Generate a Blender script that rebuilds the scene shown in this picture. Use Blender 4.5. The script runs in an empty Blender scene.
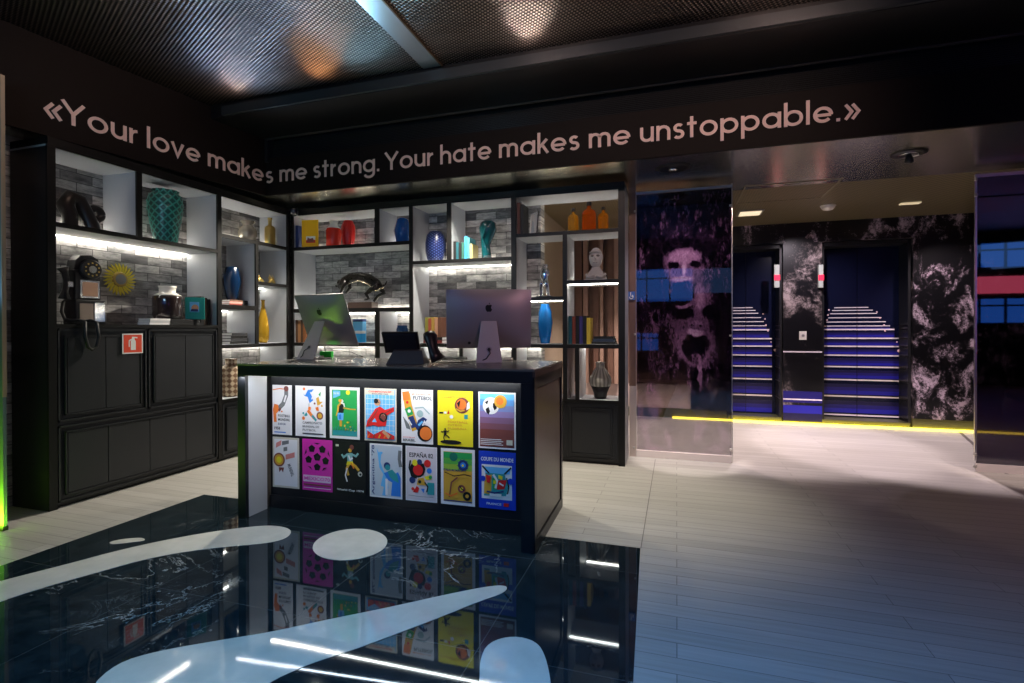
import bpy, math, random
from mathutils import Vector, Matrix
from mathutils.geometry import tessellate_polygon
random.seed(7)
PI = math.pi
sc = bpy.context.scene
COL = sc.collection

# ------------------------------------------------------------------ camera
cam_d = bpy.data.cameras.new('camera'); cam = bpy.data.objects.new('camera', cam_d); COL.objects.link(cam)
FPX = 514.6157; CX, CY = 514.184, 331.448
CF = Vector((-0.30096172, 0.95362459, -0.00471095))
CR = Vector((0.95363573, 0.30095288, -0.0025001))
CU = Vector((0.000966381, 0.00524497, 0.99998578))
CP = Vector((0, 0, 1.35))
cam_d.sensor_width = 36; cam_d.lens = FPX / 1024 * 36
cam_d.shift_x = -(CX - 512) / 1024; cam_d.shift_y = (CY - 341.5) / 1024
cam_d.clip_start = 0.05; cam_d.clip_end = 100
cam.matrix_world = Matrix(((CR.x, CU.x, -CF.x, CP.x), (CR.y, CU.y, -CF.y, CP.y), (CR.z, CU.z, -CF.z, CP.z), (0, 0, 0, 1)))
sc.camera = cam
def ray(px, py): return CF + CR * ((px - CX) / FPX) + CU * ((CY - py) / FPX)
def at(px, py, ax, v):
    """point of the plane axis=v seen at a pixel of the photograph"""
    d = ray(px, py); return CP + d * ((v - CP[ax]) / d[ax])
def PX(px, py, v): return at(px, py, 0, v)
def PY(px, py, v): return at(px, py, 1, v)
def PZ(px, py, v=0.0): return at(px, py, 2, v)
def info(x0, x1, yt, yb, ax, v):
    """centre, width and height of a thing standing around plane axis=v"""
    c = at((x0 + x1) / 2, yb, ax, v); dep = (c - CP).dot(CF)
    return c, (x1 - x0) * dep / FPX, (yb - yt) * dep / FPX

# ------------------------------------------------------------------ world, light, exposure
sc.view_settings.view_transform = 'Standard'; sc.view_settings.look = 'None'
sc.view_settings.gamma = 1; sc.view_settings.use_curve_mapping = False
sc.view_settings.exposure = 1.0
sc.cycles.use_denoising = True
sc.cycles.sample_clamp_indirect = 4.0
sc.cycles.max_bounces = 8
w = bpy.data.worlds.new('world'); sc.world = w; w.use_nodes = True
w.node_tree.nodes['Background'].inputs[0].default_value = (0.05, 0.12, 0.4, 1)
w.node_tree.nodes['Background'].inputs[1].default_value = 0.3

def area(name, loc, aim, sx, sy, col, watts, spread=None):
    l = bpy.data.lights.new(name, 'AREA'); l.shape = 'RECTANGLE'; l.size = sx; l.size_y = sy
    l.color = col; l.energy = watts
    if spread: l.spread = math.radians(spread)
    o = bpy.data.objects.new(name, l); COL.objects.link(o); o.location = loc
    o.rotation_euler = (Vector(aim) - Vector(loc)).to_track_quat('-Z', 'Y').to_euler(); return o
def spot(name, loc, aim, col, watts, ang=60, blend=.5, r=.04):
    l = bpy.data.lights.new(name, 'SPOT'); l.spot_size = math.radians(ang); l.spot_blend = blend
    l.color = col; l.energy = watts; l.shadow_soft_size = r
    o = bpy.data.objects.new(name, l); COL.objects.link(o); o.location = loc
    o.rotation_euler = (Vector(aim) - Vector(loc)).to_track_quat('-Z', 'Y').to_euler(); return o
BLUE = (0.17, 0.42, 1.0)
area('window_daylight_upper', (0.2, -2.9, 2.5), (0.2, 3, 0), 3.2, 0.8, BLUE, 2)
area('window_daylight_right', (7.0, -2.9, 3.0), (2.0, 4, 0), 3.4, 0.6, BLUE, 2)
spot('added_blue_fill_right', (0.4, 0.1, 3.5), (0.5, 1.2, 0), BLUE, 225, 78, 1, .3)  # added fill, no fixture here: turns the foreground floor blue
spot('added_blue_fill_left', (-1.6, 0.3, 3.5), (-1.5, 1.2, 0), (.12, .50, 1), 185, 80, 1, .3)  # same kind of added fill, for the marble
WARM = (1, .92, .78)
spot('soffit_downlight_left', (-3.9, 4.85, 2.8), (-4.0, 3.8, 0), WARM, 190, 105, 1)
spot('soffit_downlight_right', (-0.45, 4.85, 2.8), (-.45, 4.35, 0), (1, .93, .76), 130, 66, .9)
spot('soffit_downlight_desk', (-2.2, 4.85, 2.8), (-2.2, 4.8, 0), WARM, 140, 110, 1)
spot('lobby_downlight_a', (0.95, 7.1, 2.78), (1.0, 6.95, 0), (1, .83, .85), 170, 68, .25)
spot('lobby_downlight_b', (2.7, 7.1, 2.78), (2.6, 6.95, 0), (1, .81, .85), 205, 68, .25)
spot('lobby_cross_light_left', (-0.9, 7.3, 2.78), (1.6, 5.4, 0), (1, .80, .80), 20, 60, .6)
spot('lobby_cross_light_right', (4.0, 7.4, 2.78), (1.6, 5.3, 0), (1, .78, .78), 20, 60, .6)
spot('lobby_downlight_c', (-0.3, 6.9, 2.78), (-0.3, 7.0, 0), (1, .80, .72), 190, 95, .7)
spot('lobby_rock_washer', (3.2, 7.2, 2.78), (3.5, 8.15, 1.3), (1, .8, .85), 60, 80, .9)
spot('lobby_stair_washer', (1.6, 7.2, 2.78), (1.8, 8.3, 1.0), (1, .85, .95), 60, 100, .9)
spot('fascia_spot', (-1.2, 2.2, 3.5), (-1.2, 4.62, 3.0), (1, .74, .64), 34, 100, 1)
spot('fascia_spot_right', (0.9, 2.4, 3.5), (0.4, 4.62, 3.0), (1, .70, .58), 42, 75, 1)
spot('fascia_spot_left', (-3.0, 2.6, 3.5), (-4.4, 3.0, 3.0), (1, .68, .54), 13, 110, 1)
spot('floor_rose_spot', (4.2, 3.2, 3.5), (3.4, 4.2, 0), (1, .50, .42), 22, 90, 1)
spot('glass_face_washer', (0.1, 4.9, 2.8), (0.1, 5.57, 1.6), (1, .8, .9), 30, 80, .9)
spot('added_rail_fill', (0.1, 4.85, 2.8), (0.1, 5.54, .03), (1, .88, .84), 130, 26, .5)  # added spots that only brighten the bottom rails of the glass
spot('added_rail_fill', (3.1, 5.0, 2.8), (3.1, 5.88, .03), (1, .80, .74), 130, 28, .6)
area('desk_poster_light', (-2.0, 2.99, 1.005), (-2.02, 3.2, .45), 2.0, .03, (.93, .96, 1), 3.2)
spot('added_rose_fill', (2.6, 0.2, 3.3), (-1.2, 3.6, 1.3), (1, .55, .6), 90, 30, .9)  # added fill giving the right computer a pinkish tone
spot('added_blue_glint_corner', (-3.98, 3.90, 3.0), (-3.2, 3.1, 3.585), (.35, .6, 1), 16, 120, 1, .12)  # added light, placed so its blue highlight shows in the ceiling
spot('added_blue_glint_recess', (-2.72, 3.90, 2.98), (-2.15, 3.05, 3.585), (.3, .7, 1), 14, 120, 1, .10)  # second added light for a blue ceiling highlight
spot('added_amber_glint', (-3.05, 3.88, 3.40), (-2.9, 3.5, 3.585), (1, .5, .2), 2.2, 150, 1, .06)  # added light for the orange patch on the ceiling
for x, wt in ((-3.95, 2), (-1.1, 4), (0.95, 3.5)):      # uplights on the beam ledge
    spot('beam_uplight', (x, 3.86, 3.40), (x, 3.72, 3.585), (1, .86, .8), wt, 150, 1, .02)
area('added_cool_fill', (-2.9, 0.5, 2.4), (-2.9, 2.2, 3.585), 1.0, .3, (.45, .75, 1), 8)  # added fill without a fixture, cools the woven ceiling

# ------------------------------------------------------------------ materials
def nt(name):
    m = bpy.data.materials.new(name); m.use_nodes = True
    return m, m.node_tree, m.node_tree.nodes['Principled BSDF']
def mat(name, col, rough=.5, metal=0., emit=None, es=0., coat=0., trans=0., ior=1.45, spec=.5, noise=0., alpha=1.):
    m, t, b = nt(name)
    b.inputs['Base Color'].default_value = (*col, 1); b.inputs['Roughness'].default_value = rough
    b.inputs['Metallic'].default_value = metal; b.inputs['Coat Weight'].default_value = coat
    b.inputs['Transmission Weight'].default_value = trans; b.inputs['IOR'].default_value = ior
    b.inputs['Specular IOR Level'].default_value = spec; b.inputs['Alpha'].default_value = alpha
    if emit: b.inputs['Emission Color'].default_value = (*emit, 1); b.inputs['Emission Strength'].default_value = es
    n = t.nodes.new('ShaderNodeTexNoise'); n.inputs['Scale'].default_value = 60; n.inputs['Detail'].default_value = 4
    tc = t.nodes.new('ShaderNodeTexCoord'); t.links.new(tc.outputs['Object'], n.inputs['Vector'])
    if noise:
        mx = t.nodes.new('ShaderNodeMix'); mx.data_type = 'RGBA'
        mx.inputs[6].default_value = (*[c * (1 - noise) for c in col], 1); mx.inputs[7].default_value = (*[min(1, c * (1 + noise)) for c in col], 1)
        n.inputs['Scale'].default_value = 9
        t.links.new(n.outputs['Fac'], mx.inputs[0]); t.links.new(mx.outputs[2], b.inputs['Base Color'])
    else:
        mr = t.nodes.new('ShaderNodeMapRange'); mr.inputs['To Min'].default_value = max(0, rough - .04); mr.inputs['To Max'].default_value = min(1, rough + .04)
        t.links.new(n.outputs['Fac'], mr.inputs['Value']); t.links.new(mr.outputs[0], b.inputs['Roughness'])
    return m
def math_node(t, op, a, b=None, c=None):
    n = t.nodes.new('ShaderNodeMath'); n.operation = op
    for i, v in enumerate((a, b, c)):
        if v is None: continue
        if isinstance(v, (int, float)): n.inputs[i].default_value = v
        else: t.links.new(v, n.inputs[i])
    return n.outputs[0]
def ramp(t, fac, stops, interp='LINEAR'):
    r = t.nodes.new('ShaderNodeValToRGB'); r.color_ramp.interpolation = interp
    e = r.color_ramp.elements
    while len(e) < len(stops): e.new(.5)
    for k, (p, c) in enumerate(stops): e[k].position = p; e[k].color = (*c, 1) if len(c) == 3 else c
    t.links.new(fac, r.inputs[0]); return r.outputs[0]
def tcoord(t, swap=None):
    tc = t.nodes.new('ShaderNodeTexCoord'); v = tc.outputs['Object']
    s = t.nodes.new('ShaderNodeSeparateXYZ'); t.links.new(v, s.inputs[0])
    return v, s.outputs[0], s.outputs[1], s.outputs[2]
def comb(t, x, y, z=0.0):
    c = t.nodes.new('ShaderNodeCombineXYZ')
    for i, v in enumerate((x, y, z)):
        if isinstance(v, (int, float)): c.inputs[i].default_value = v
        else: t.links.new(v, c.inputs[i])
    return c.outputs[0]
def noise(t, vec, scale, detail=5, rough=.6, dist=0.):
    n = t.nodes.new('ShaderNodeTexNoise'); n.inputs['Scale'].default_value = scale; n.inputs['Detail'].default_value = detail
    n.inputs['Roughness'].default_value = rough; n.inputs['Distortion'].default_value = dist; t.links.new(vec, n.inputs['Vector']); return n.outputs['Fac']
def bump(t, b, h, s, d=.01):
    n = t.nodes.new('ShaderNodeBump'); n.inputs['Strength'].default_value = s; n.inputs['Distance'].default_value = d
    t.links.new(h, n.inputs['Height']); t.links.new(n.outputs[0], b.inputs['Normal'])

def brick_mat(name, axis):
    m, t, b = nt(name); v, x, y, z = tcoord(t)
    vec = comb(t, y if axis == 'y' else x, z)
    br = t.nodes.new('ShaderNodeTexBrick'); t.links.new(vec, br.inputs['Vector'])
    br.inputs['Scale'].default_value = 1; br.inputs['Brick Width'].default_value = .245; br.inputs['Row Height'].default_value = .079
    br.inputs['Mortar Size'].default_value = .004; br.inputs['Mortar Smooth'].default_value = .3; br.inputs['Bias'].default_value = 0
    br.inputs['Color1'].default_value = (.09, .09, .095, 1); br.inputs['Color2'].default_value = (.46, .455, .45, 1); br.inputs['Mortar'].default_value = (.10, .10, .10, 1)
    n = noise(t, comb(t, math_node(t, 'MULTIPLY', y if axis == 'y' else x, 1), math_node(t, 'MULTIPLY', z, 3)), 7, 8, .7)
    r = ramp(t, n, [(.35, (.45, .45, .46)), (.65, (1.5, 1.48, 1.45))])
    mx = t.nodes.new('ShaderNodeMix'); mx.data_type = 'RGBA'; mx.blend_type = 'MULTIPLY'; mx.inputs[0].default_value = 1
    t.links.new(br.outputs['Color'], mx.inputs[6]); t.links.new(r, mx.inputs[7]); t.links.new(mx.outputs[2], b.inputs['Base Color'])
    b.inputs['Roughness'].default_value = .85
    h = math_node(t, 'SUBTRACT', math_node(t, 'MULTIPLY', n, .6), br.outputs['Fac']); bump(t, b, h, .6, .012)
    return m
M = {}
M['brick_y'] = brick_mat('whitewashed_grey_brick_side', 'y'); M['brick_x'] = brick_mat('whitewashed_grey_brick', 'x')
M['black'] = mat('black_lacquer', (.012, .012, .014), .38)
M['frame'] = mat('dark_bronze_frame', (.007, .0065, .0065), .42, spec=.35)
M['door'] = mat('charcoal_door', (.020, .0215, .025), .42)
M['grey'] = mat('light_grey_laminate', (.36, .38, .41), .45)
M['led'] = mat('warm_led', (1, .95, .85), .5, emit=(1, .93, .80), es=22)
M['desk'] = mat('desk_black', (.009, .010, .013), .35)
M['desktop'] = mat('desk_top_taupe', (.13, .12, .11), .25)
M['brown_panel'] = mat('brown_satin_panel', (.06, .042, .034), .3)
M['fascia'] = mat('fascia_dark_brown', (.008, .0048, .004), .7, spec=.2)
M['text'] = mat('rose_lettering', (.78, .55, .49), .6)
M['alu'] = mat('brushed_aluminium', (.36, .33, .34), .42, .6)
M['alu_light'] = mat('stand_aluminium', (.50, .47, .46), .4, .4)
M['chrome'] = mat('chrome', (.8, .8, .8), .12, 1)
M['gold'] = mat('gold_glaze', (.48, .34, .10), .35, .7)
M['yellow'] = mat('yellow_metal_petals', (.75, .62, .06), .4, .3)
M['cable'] = mat('black_cable', (.01, .01, .01), .5)
M['plastic'] = mat('black_plastic', (.012, .012, .014), .35)
M['screen'] = mat('black_glass_screen', (.005, .005, .006), .08)
M['white'] = mat('white_ceramic', (.75, .72, .66), .4)
M['red'] = mat('red_glaze', (.62, .03, .015), .25)
M['redsign'] = mat('red_sign', (.75, .07, .03), .5)
M['paper'] = mat('white_paper', (.8, .8, .78), .7)
M['blackink'] = mat('black_ink', (.01, .01, .01), .6)
M['glass_steel'] = mat('steel_fitting', (.6, .58, .55), .3, .9)
def c(name, col, rough=.45, **k):
    if name not in M: M[name] = mat(name, col, rough, **k)
    return M[name]

def wood_floor():
    m, t, b = nt('pale_plank_floor'); v, x, y, z = tcoord(t)
    br = t.nodes.new('ShaderNodeTexBrick'); t.links.new(comb(t, x, y), br.inputs['Vector'])
    br.inputs['Scale'].default_value = 1; br.inputs['Brick Width'].default_value = 1.6; br.inputs['Row Height'].default_value = .105
    br.inputs['Mortar Size'].default_value = .0018; br.inputs['Mortar Smooth'].default_value = .2; br.offset = .37
    br.inputs['Color1'].default_value = (.35, .335, .31, 1); br.inputs['Color2'].default_value = (.41, .395, .37, 1); br.inputs['Mortar'].default_value = (.12, .115, .11, 1)
    n = noise(t, comb(t, math_node(t, 'MULTIPLY', x, .5), math_node(t, 'MULTIPLY', y, 14)), 3, 8, .65, .4)
    r = ramp(t, n, [(.3, (.86, .85, .84)), (.7, (1.1, 1.1, 1.1))])
    mx = t.nodes.new('ShaderNodeMix'); mx.data_type = 'RGBA'; mx.blend_type = 'MULTIPLY'; mx.inputs[0].default_value = 1
    t.links.new(br.outputs['Color'], mx.inputs[6]); t.links.new(r, mx.inputs[7]); t.links.new(mx.outputs[2], b.inputs['Base Color'])
    b.inputs['Roughness'].default_value = .42
    bump(t, b, math_node(t, 'SUBTRACT', math_node(t, 'MULTIPLY', n, .25), br.outputs['Fac']), .25, .004); return m
M['floor'] = wood_floor()
def marble():
    m, t, b = nt('black_veined_marble'); v, x, y, z = tcoord(t)
    n1 = noise(t, v, 1.1, 8, .62, 1.4); d = math_node(t, 'ABSOLUTE', math_node(t, 'SUBTRACT', n1, .5))
    v1 = ramp(t, d, [(0, (1, 1, 1)), (.003, (.35, .35, .35)), (.007, (0, 0, 0))])
    n2 = noise(t, v, 4.5, 8, .7, 2.2); d2 = math_node(t, 'ABSOLUTE', math_node(t, 'SUBTRACT', n2, .5))
    v2 = ramp(t, d2, [(0, (.14, .14, .14)), (.008, (.04, .04, .04)), (.02, (0, 0, 0))])
    msk = ramp(t, noise(t, v, .9, 3), [(.52, (0, 0, 0)), (.66, (1, 1, 1))])
    a = math_node(t, 'MAXIMUM', math_node(t, 'MULTIPLY', v1, msk), math_node(t, 'MULTIPLY', v2, msk))
    gx = math_node(t, 'ABSOLUTE', math_node(t, 'SUBTRACT', math_node(t, 'FRACT', math_node(t, 'DIVIDE', math_node(t, 'ADD', x, 5.3), .9)), .5))
    gy = math_node(t, 'ABSOLUTE', math_node(t, 'SUBTRACT', math_node(t, 'FRACT', math_node(t, 'DIVIDE', math_node(t, 'ADD', y, 5.2), .9)), .5))
    j = math_node(t, 'MULTIPLY', math_node(t, 'GREATER_THAN', math_node(t, 'MAXIMUM', gx, gy), .4985), .12)
    fac = math_node(t, 'MAXIMUM', a, j)
    cl = ramp(t, noise(t, v, 9, 8, .7), [(.35, (.004, .009, .012)), (.7, (.016, .028, .034))])
    mx = t.nodes.new('ShaderNodeMix'); mx.data_type = 'RGBA'; t.links.new(fac, mx.inputs[0]); t.links.new(cl, mx.inputs[6]); mx.inputs[7].default_value = (.55, .56, .54, 1)
    t.links.new(mx.outputs[2], b.inputs['Base Color'])
    b.inputs['Roughness'].default_value = .03; b.inputs['Specular IOR Level'].default_value = .5
    b.inputs['Specular Tint'].default_value = (.45, .75, 1, 1)
    return m
M['marble'] = marble()
def inlay():
    m, t, b = nt('cream_marble_inlay'); v, x, y, z = tcoord(t)
    t.links.new(ramp(t, noise(t, v, 6, 6), [(.3, (.50, .49, .43)), (.7, (.62, .60, .53))]), b.inputs['Base Color']); b.inputs['Roughness'].default_value = .05; return m
M['inlay'] = inlay()
def woven():
    m, t, b = nt('woven_bronze_metal_ceiling'); v, x, y, z = tcoord(t)
    u_ = math_node(t, 'ADD', math_node(t, 'MULTIPLY', x, .94), math_node(t, 'MULTIPLY', y, .34)); w_ = math_node(t, 'SUBTRACT', math_node(t, 'MULTIPLY', y, .94), math_node(t, 'MULTIPLY', x, .34))
    p = math_node(t, 'MULTIPLY', math_node(t, 'SINE', math_node(t, 'MULTIPLY', u_, 165)), math_node(t, 'SINE', math_node(t, 'MULTIPLY', w_, 165)))
    nz = noise(t, v, 1.3, 3)
    t.links.new(ramp(t, p, [(.15, (.03, .022, .020)), (.8, (.42, .32, .27))]), b.inputs['Base Color'])
    b.inputs['Metallic'].default_value = .92; b.inputs['Roughness'].default_value = .33
    bump(t, b, math_node(t, 'ADD', math_node(t, 'MULTIPLY', p, .25), math_node(t, 'MULTIPLY', nz, 5)), .55, .02); return m
M['woven'] = woven()
def soffit():
    m, t, b = nt('bronze_satin_soffit'); v, x, y, z = tcoord(t)
    t.links.new(ramp(t, noise(t, v, 3, 5), [(.3, (.62, .60, .48)), (.7, (.76, .73, .58))]), b.inputs['Base Color'])
    b.inputs['Metallic'].default_value = 1; b.inputs['Roughness'].default_value = .24; return m
M['soffit'] = soffit()
def lobby_ceiling():
    m, t, b = nt('perforated_lobby_ceiling'); v, x, y, z = tcoord(t)
    a = math_node(t, 'MULTIPLY', math_node(t, 'SINE', math_node(t, 'MULTIPLY', x, 110)), math_node(t, 'SINE', math_node(t, 'MULTIPLY', y, 110)))
    t.links.new(ramp(t, a, [(.3, (.24, .20, .12)), (.6, (.05, .042, .028))]), b.inputs['Base Color'])
    b.inputs['Metallic'].default_value = .5; b.inputs['Roughness'].default_value = .4; return m
M['lobby_ceiling'] = lobby_ceiling()
def rock(name, dark, light, lo, hi, sc_=5.):
    m, t, b = nt(name); v, x, y, z = tcoord(t)
    n1 = noise(t, comb(t, x, math_node(t, 'ADD', y, 0), z), sc_, 12, .86, .5)
    n2 = noise(t, comb(t, x, y, math_node(t, 'MULTIPLY', z, .6)), sc_ * .13, 5, .6, 1.0)
    f = math_node(t, 'ADD', n1, math_node(t, 'MULTIPLY', math_node(t, 'SUBTRACT', n2, .5), 1.1))
    t.links.new(ramp(t, f, [(lo, dark), ((lo + hi) / 2, tuple(.35 * q + .1 * d for q, d in zip(light, dark))), (hi, light)]), b.inputs['Base Color'])
    b.inputs['Roughness'].default_value = .3; return m
M['rock'] = rock('printed_rock_mural', (.003, .003, .004), (.46, .36, .43), .54, .68, 30)
M['rock_dim'] = rock('printed_water_mural', (.004, .004, .005), (.36, .29, .29), .55, .72, 14)
M['navy'] = mat('printed_dark_navy_door', (.006, .008, .028), .18)
M['stepwhite'] = mat('printed_step_edge', (.85, .74, .82), .5)
for i, q in enumerate(((.012, .010, .06), (.018, .014, .16), (.02, .018, .34))): M['blue%d' % i] = mat('printed_blue_band_%s' % 'abc'[i], q, .35)
M['plaster'] = mat('beige_plaster', (.33, .27, .20), .8, noise=.08)
M['slat'] = mat('brown_timber_slats', (.17, .095, .07), .5, noise=.25)
M['slat_pale'] = mat('pale_timber_slats', (.42, .28, .22), .5, noise=.1)
M['floor_band'] = mat('pink_grey_floor_band', (.62, .50, .46), .5, noise=.06)  # pale colour put low on the wall for lit floor showing in the glass
def glassmat(name, tint, refl, rough=.02, tr=.95):
    m = bpy.data.materials.new(name); m.use_nodes = True; t = m.node_tree; t.nodes.clear()
    o = t.nodes.new('ShaderNodeOutputMaterial'); g = t.nodes.new('ShaderNodeBsdfGlossy'); g.inputs['Roughness'].default_value = rough; g.inputs['Color'].default_value = (.9, .9, .95, 1)
    tp = t.nodes.new('ShaderNodeBsdfTransparent'); tp.inputs['Color'].default_value = (*tint, 1)
    fr = t.nodes.new('ShaderNodeLayerWeight'); fr.inputs['Blend'].default_value = .35
    f = math_node(t, 'ADD', math_node(t, 'MULTIPLY', fr.outputs['Fresnel'], .35), refl)
    mx = t.nodes.new('ShaderNodeMixShader'); t.links.new(f, mx.inputs[0]); t.links.new(tp.outputs[0], mx.inputs[1]); t.links.new(g.outputs[0], mx.inputs[2]); t.links.new(mx.outputs[0], o.inputs[0])
    return m
M['glass'] = glassmat('clear_glass', (.9, .88, .9), .03)
M['glass_dark'] = glassmat('smoked_glass', (.22, .20, .22), .12)
def printmat(name, col, op):
    m = bpy.data.materials.new(name); m.use_nodes = True; t = m.node_tree; t.nodes.clear()
    o = t.nodes.new('ShaderNodeOutputMaterial'); d = t.nodes.new('ShaderNodeBsdfPrincipled'); d.inputs['Base Color'].default_value = (*col, 1); d.inputs['Roughness'].default_value = .5
    tp = t.nodes.new('ShaderNodeBsdfTransparent'); tc = t.nodes.new('ShaderNodeTexCoord')
    n = noise(t, tc.outputs['Object'], 14, 6, .7); f = math_node(t, 'ADD', op - .25, math_node(t, 'MULTIPLY', n, .5))
    mx = t.nodes.new('ShaderNodeMixShader'); t.links.new(f, mx.inputs[0]); t.links.new(tp.outputs[0], mx.inputs[1]); t.links.new(d.outputs[0], mx.inputs[2]); t.links.new(mx.outputs[0], o.inputs[0]); return m

# ------------------------------------------------------------------ mesh builder
class B:
    def __init__(s): s.v = []; s.f = []; s.mi = []; s.m = []; s.sm = []
    def mat(s, m):
        if m not in s.m: s.m.append(m)
        return s.m.index(m)
    def add(s, vs, fs, m, smooth=False):
        k = len(s.v); i = s.mat(m); s.v += [tuple(q) for q in vs]
        for f in fs: s.f.append([k + a for a in f]); s.mi.append(i); s.sm.append(smooth)
        return s
    def box(s, x0, x1, y0, y1, z0, z1, m):
        x0, x1 = sorted((x0, x1)); y0, y1 = sorted((y0, y1)); z0, z1 = sorted((z0, z1))
        vs = [(x, y, z) for z in (z0, z1) for y in (y0, y1) for x in (x0, x1)]
        return s.add(vs, [(0, 2, 3, 1), (4, 5, 7, 6), (0, 1, 5, 4), (2, 6, 7, 3), (0, 4, 6, 2), (1, 3, 7, 5)], m)
    def obox(s, p, ux, uy, uz, sx, sy, sz, m):
        """box centred at p along unit vectors"""
        p, ux, uy, uz = map(Vector, (p, ux, uy, uz))
        vs = [p + ux * (a * sx / 2) + uy * (b * sy / 2) + uz * (q * sz / 2) for q in (-1, 1) for b in (-1, 1) for a in (-1, 1)]
        return s.add(vs, [(0, 2, 3, 1), (4, 5, 7, 6), (0, 1, 5, 4), (2, 6, 7, 3), (0, 4, 6, 2), (1, 3, 7, 5)], m)
    def lathe(s, prof, m, c=(0, 0, 0), n=32, fn=None, smooth=True, mats=None):
        vs = []; fs = []
        for r, z in prof:
            for i in range(n):
                a = 2 * PI * i / n; rr = r * (fn(a, z) if fn else 1)
                vs.append((c[0] + rr * math.cos(a), c[1] + rr * math.sin(a), c[2] + z))
        L = len(prof)
        for j in range(L - 1):
            fs = [(j * n + i, j * n + (i + 1) % n, (j + 1) * n + (i + 1) % n, (j + 1) * n + i) for i in range(n)]
            mm = mats[j] if mats else m
            if j == 0: k0 = len(s.v); s.add(vs, fs, mm, smooth)
            else:
                i_ = s.mat(mm)
                for f in fs: s.f.append([k0 + a for a in f]); s.mi.append(i_); s.sm.append(smooth)
        i_ = s.mat(mats[0] if mats else m); s.f.append([k0 + i for i in range(n)][::-1]); s.mi.append(i_); s.sm.append(False)
        i_ = s.mat(mats[-1] if mats else m); s.f.append([k0 + (L - 1) * n + i for i in range(n)]); s.mi.append(i_); s.sm.append(False)
        return s
    def tube(s, path, rad, m, n=10, closed=False, flat=1.):
        P = [Vector(p) for p in path]; R = rad if isinstance(rad, (list, tuple)) else [rad] * len(P)
        vs = []; up = Vector((0, 0, 1)); prev = None
        for i, p in enumerate(P):
            tdir = (P[min(i + 1, len(P) - 1)] - P[max(i - 1, 0)])
            if tdir.length < 1e-9: tdir = Vector((0, 0, 1))
            tdir.normalize()
            if prev is None:
                a = up if abs(tdir.dot(up)) < .9 else Vector((1, 0, 0)); u = (a - tdir * a.dot(tdir)).normalized()
            else: u = (prev - tdir * prev.dot(tdir)).normalized()
            prev = u; w_ = tdir.cross(u)
            for k in range(n):
                a = 2 * PI * k / n; vs.append(p + (u * math.cos(a) + w_ * math.sin(a) * flat) * R[i])
        fs = [(j * n + k, j * n + (k + 1) % n, (j + 1) * n + (k + 1) % n, (j + 1) * n + k) for j in range(len(P) - 1) for k in range(n)]
        fs += [tuple(range(n))[::-1], tuple((len(P) - 1) * n + k for k in range(n))]
        return s.add(vs, fs, m, True)
    def ball(s, c, rx, ry, rz, m, n=16, k=10):
        vs = []; 
        for j in range(k + 1):
            t = PI * j / k
            for i in range(n):
                a = 2 * PI * i / n; vs.append((c[0] + rx * math.sin(t) * math.cos(a), c[1] + ry * math.sin(t) * math.sin(a), c[2] - rz * math.cos(t)))
        fs = [(j * n + i, j * n + (i + 1) % n, (j + 1) * n + (i + 1) % n, (j + 1) * n + i) for j in range(k) for i in range(n)]
        return s.add(vs, fs, m, True)
    def prism(s, pts, o, u, v, nrm, th, m):
        """2-D polygon pts (in u,v) placed at o, thickness th along nrm"""
        o, u, v, nrm = map(Vector, (o, u, v, nrm)); n = len(pts)
        a = [o + u * p[0] + v * p[1] for p in pts]; b = [q + nrm * th for q in a]
        tris = tessellate_polygon([[Vector((p[0], p[1], 0)) for p in pts]])
        fs = [tuple(t) for t in tris] + [tuple(n + i for i in t)[::-1] for t in tris] + [(i, (i + 1) % n, n + (i + 1) % n, n + i) for i in range(n)]
        return s.add(a + b, fs, m)
    def build(s, name, parent=None, loc=None, bevel=0., recalc=True):
        me = bpy.data.meshes.new(name); me.from_pydata(s.v, [], s.f)
        for m in s.m: me.materials.append(m)
        me.polygons.foreach_set('material_index', s.mi); me.polygons.foreach_set('use_smooth', s.sm)
        if recalc:
            import bmesh
            bm = bmesh.new(); bm.from_mesh(me); bmesh.ops.recalc_face_normals(bm, faces=bm.faces); bm.to_mesh(me); bm.free()
        me.update(); o = bpy.data.objects.new(name, me); COL.objects.link(o)
        if loc: o.location = loc
        if parent: o.parent = parent
        if bevel:
            md = o.modifiers.new('bevel', 'BEVEL'); md.width = bevel; md.segments = 2; md.limit_method = 'ANGLE'; md.angle_limit = math.radians(40)
        return o
def tag(o, label=None, cat=None, group=None, kind=None):
    if label: o['label'] = label
    if cat: o['category'] = cat
    if group: o['group'] = group
    if kind: o['kind'] = kind
    return o
def thing(name, loc, label, cat, group=None, rz=0.):
    o = bpy.data.objects.new(name, None); COL.objects.link(o); o.empty_display_size = .05
    o.location = loc; o.rotation_euler = (0, 0, rz); return tag(o, label, cat, group)
def struct(name, b, **k): return tag(b.build(name, **k), kind='structure')

# ------------------------------------------------------------------ the setting
HS = 2.84; HC = 3.585; FY = 4.622
SX0, SY0 = -4.335, 4.622           # inner corner of the two fascias
struct('floor', B().box(-7, 10, -3.1, 9.2, -.1, 0, M['floor']))
struct('trim_1', B().prism([(-3.69, 3.246), (-3.70, -2.2), (.027, -2.2), (-.214, 3.243)], (0, 0, -.02), (1, 0, 0), (0, 1, 0), (0, 0, 1), .0215, M['marble']))
b = B(); b.box(-.213, -.208, 3.245, 5.5, -.002, .0012, c('floor_joint', (.10, .09, .09)))
struct('trim_2', b)
struct('trim_3', B().prism([(p.x, p.y) for p in (PZ(957, 431), PZ(960, 430.6), PZ(1009, 474), PZ(1005, 474))], (0, 0, 0), (1, 0, 0), (0, 1, 0), (0, 0, 1), .0012, c('floor_joint', (.1, .09, .09))))
struct('wall_left', B().box(-5.05, -4.87, -3.1, 5.7, 0, HC, M['brick_y']))
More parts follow.
